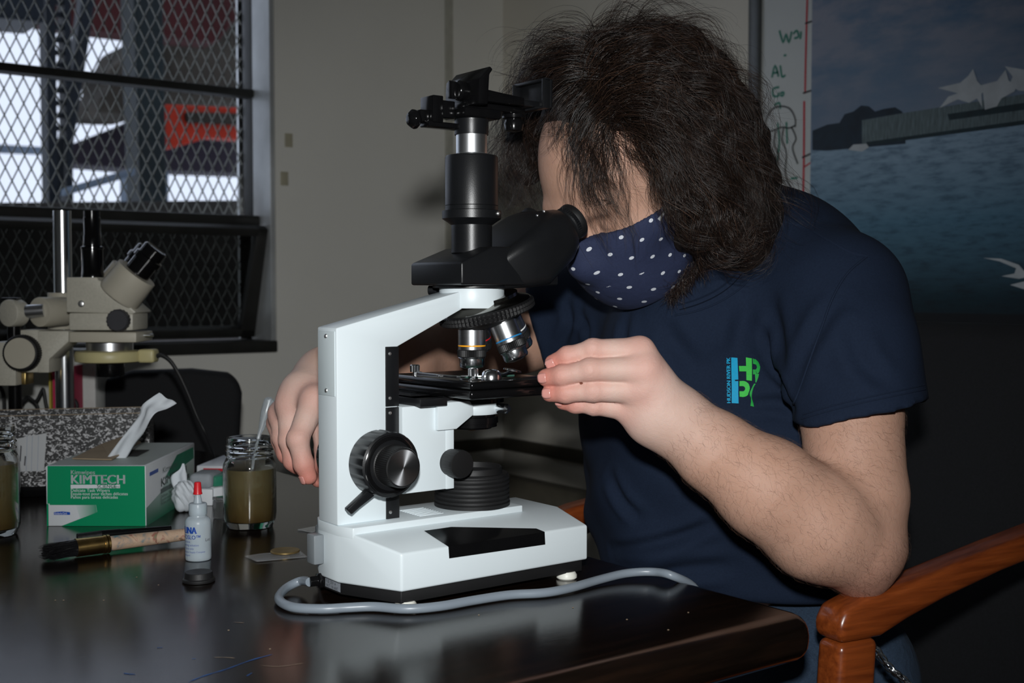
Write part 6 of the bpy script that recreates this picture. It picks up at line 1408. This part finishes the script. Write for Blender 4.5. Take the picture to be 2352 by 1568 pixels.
# fly-away arcs
for g in ([(1390, 130, 1.25), (1380, 90, 1.25), (1410, 60, 1.25), (1450, 70, 1.25)], [(1560, 110, 1.24), (1620, 95, 1.24), (1670, 125, 1.24), (1690, 175, 1.24)], [(1640, 180, 1.23), (1700, 190, 1.23), (1735, 240, 1.23), (1730, 290, 1.23)], [(1310, 150, 1.26), (1262, 110, 1.26), (1222, 120, 1.27), (1196, 160, 1.28)], [(1450, 110, 1.24), (1440, 60, 1.24), (1490, 34, 1.24), (1540, 50, 1.24)], [(1240, 200, 1.29), (1190, 205, 1.30), (1158, 250, 1.31), (1150, 300, 1.31)],
          [(1600, 140, 1.24), (1660, 150, 1.24), (1702, 190, 1.24), (1718, 250, 1.24), (1690, 320, 1.24)], [(1590, 110, 1.25), (1650, 120, 1.25), (1690, 160, 1.25), (1700, 210, 1.25)], [(1420, 100, 1.26), (1470, 50, 1.26), (1530, 40, 1.26), (1580, 66, 1.26)],
          [(1700, 300, 1.22), (1760, 360, 1.22), (1800, 430, 1.22), (1800, 500, 1.22)], [(1340, 120, 1.26), (1280, 90, 1.26), (1230, 130, 1.27)], [(1260, 130, 1.28), (1210, 150, 1.29), (1160, 180, 1.30)], [(1230, 230, 1.30), (1160, 260, 1.31), (1130, 310, 1.31), (1140, 340, 1.31)],
          [(1180, 330, 1.31), (1140, 400, 1.31), (1150, 470, 1.31)], [(1660, 200, 1.24), (1720, 230, 1.24), (1760, 300, 1.24)], [(1500, 80, 1.27), (1560, 50, 1.27), (1620, 90, 1.27), (1640, 130, 1.27)], [(1740, 400, 1.22), (1790, 450, 1.22), (1812, 520, 1.22)]):
    lock(g, 34, .012, .018, wave=.012, freq=1.6, rad=.00022, stray=.35)
# short beard under the mask edge
for i in range(700):
    f_ = rng.rand(); px, py = 1620 - 84 * f_ + rng.randn() * 7, 590 + 92 * f_ + rng.randn() * 9
    p0 = at(px, py, 1.214 + .02 * rng.rand())
    d_ = EF * .3 + V(0, 0, -1) + rng.randn(3) * .45 - HOR * .25; d_ /= np.linalg.norm(d_); L_ = rng.uniform(.006, .014); t = np.linspace(0, 1, 5)[:, None]
    strand(p0 + d_ * L_ * t + rng.randn(3) * .004 * t ** 2, .00020, .00008, float(rng.uniform(.2, .7)))
hv = np.concatenate(HV); hf = np.concatenate(HF); hme = to_mesh('hair', [(hv, hf)])
ta = hme.attributes.new('tone', 'FLOAT', 'POINT'); ta.data.foreach_set('value', np.concatenate(HT).astype(np.float32))
hair = link('hair', hme, M_HAIR, person, True, 180); hair['label'] = 'long wavy dark brown hair falling over the face'; hair['kind'] = 'stuff'
# dense inner hair below the loose strands
def mass_sdf(P):
    d = smax(ellip(P, hd_(-.012, .037, 0), HAX, (.099, .089, .081)), -((P - hd_(.020, .060, 0).astype(np.float32)) @ (-EF * .80 + EU * .45).astype(np.float32)), .01)
    for px, py, dp, r_ in ((1440, 195, 1.275, .060), (1530, 200, 1.285, .066), (1600, 300, 1.285, .066), (1650, 400, 1.275, .062), (1680, 490, 1.26, .050), (1690, 540, 1.25, .036), (1560, 420, 1.245, .052), (1590, 500, 1.24, .036), (1350, 175, 1.30, .036), (1270, 240, 1.335, .040), (1215, 330, 1.35, .027), (1205, 400, 1.355, .015)):
        d = smin(d, np.sqrt(((P - at(px, py, dp).astype(np.float32)) ** 2).sum(-1)) - r_, .03)
    q = P; d = d + .004 * np.sin(95 * q[..., 0] + 3 * np.sin(50 * q[..., 2])) * np.sin(70 * q[..., 1] + 45 * q[..., 2])
    return smax(d, -(head_sdf(P) + .012), .004)
v5, f5 = surface(mass_sdf, *bound([hd_(.12, .12, .11), hd_(-.16, -.11, -.11), at(1720, 620, 1.25), at(1180, 480, 1.36), at(1560, 60, 1.25), at(1750, 450, 1.33)], .04), .0045)
m5 = to_mesh('hair_underlayer', [(relax(v5, f5, 1), f5)]); ta = m5.attributes.new('tone', 'FLOAT', 'POINT'); ta.data.foreach_set('value', np.full(len(v5), .12, np.float32))
dk_ = mat('hair_dark', rgb(24, 17, 13), .6, var=.5, vscale=220, bump=1.0, bscale=420)
link('hair_underlayer', m5, dk_, hair, True, 180)
# ---- fine hair on the forearm and upper arm
HV, HF, HT = [], [], []; hcount = 0
pv, pf = parts[1]
nrm_f = np.cross(pv[pf[:, 1]] - pv[pf[:, 0]], pv[pf[:, 3]] - pv[pf[:, 0]]); nrm_f /= np.linalg.norm(nrm_f, axis=1)[:, None] + 1e-12
cen = pv[pf].mean(1); axd = A_wr - A_el; Lf = np.linalg.norm(axd); axd = axd / Lf; s_ = (cen - A_el) @ axd / Lf
w_up = (cen[:, 2] > A_el[2] + .02) & (s_ < .1)
wgt = np.where((s_ > -.15) & (s_ < 1.02) & ~w_up, 1.0, np.where(w_up, .10, 0.0)) * ((nrm_f @ -HOR) > -.35)
pick = rng.choice(len(cen), 3600, p=wgt / wgt.sum())
for i in pick:
    nr = nrm_f[i]; dd_ = -axd * (.2 if not w_up[i] else 0) + V(0, 0, -.75) + RGT * .35 + rng.randn(3) * .45; dd_ -= nr * (dd_ @ nr); dd_ /= np.linalg.norm(dd_) + 1e-9
    L_ = rng.uniform(.005, .011) * (.6 if w_up[i] else 1); t = np.linspace(0, 1, 5)[:, None]
    strand(cen[i] + dd_ * L_ * t + nr * (.0022 * np.sin(t * 2.4)) + np.cross(dd_, nr) * .0016 * np.sin(t * 4 + rng.rand() * 6), .000045, .00002, float(rng.uniform(.75, 1)))
ame = to_mesh('arm_hair', [(np.concatenate(HV), np.concatenate(HF))]); ta = ame.attributes.new('tone', 'FLOAT', 'POINT'); ta.data.foreach_set('value', np.concatenate(HT).astype(np.float32))
ah = link('arm_hair', ame, M_HAIR, person, True, 180); ah['kind'] = 'stuff'
# ---- bristles of the large brush, as single hairs
HV, HF, HT = [], [], []; hcount = 0
ba, bd, bn, bL, bz, bt_ = BRUSH
for i in range(900):
    q = rng.uniform(-1, 1, 2); q = q / max(1, np.linalg.norm(q)); s1 = .012 + .05 * abs(q[0]) + .03 * rng.rand(); t = np.linspace(0, 1, 5)[:, None]
    p0 = ba + bd * bL * .235 + bn * .0100 * q[0]; p0 = V(p0[0], p0[1], bz + .0085 * q[1]); p1 = ba + bd * bL * s1 + bn * .0150 * q[0]; p1 = V(p1[0], p1[1], max(TABLE + .0012, bz + .0062 * q[1] - .0012))
    strand(p0 * (1 - t) + p1 * t + rng.randn(3) * .0012 * t ** 2, .00028, .00010, 0.1)
bme = to_mesh('bristle_hairs', [(np.concatenate(HV) - np.array(bt_['off']), np.concatenate(HF))]); bo = link('bristle_hairs', bme, mat('bristle_black', rgb(20, 20, 22), .4), bt_, True, 180); bo['kind'] = 'stuff'
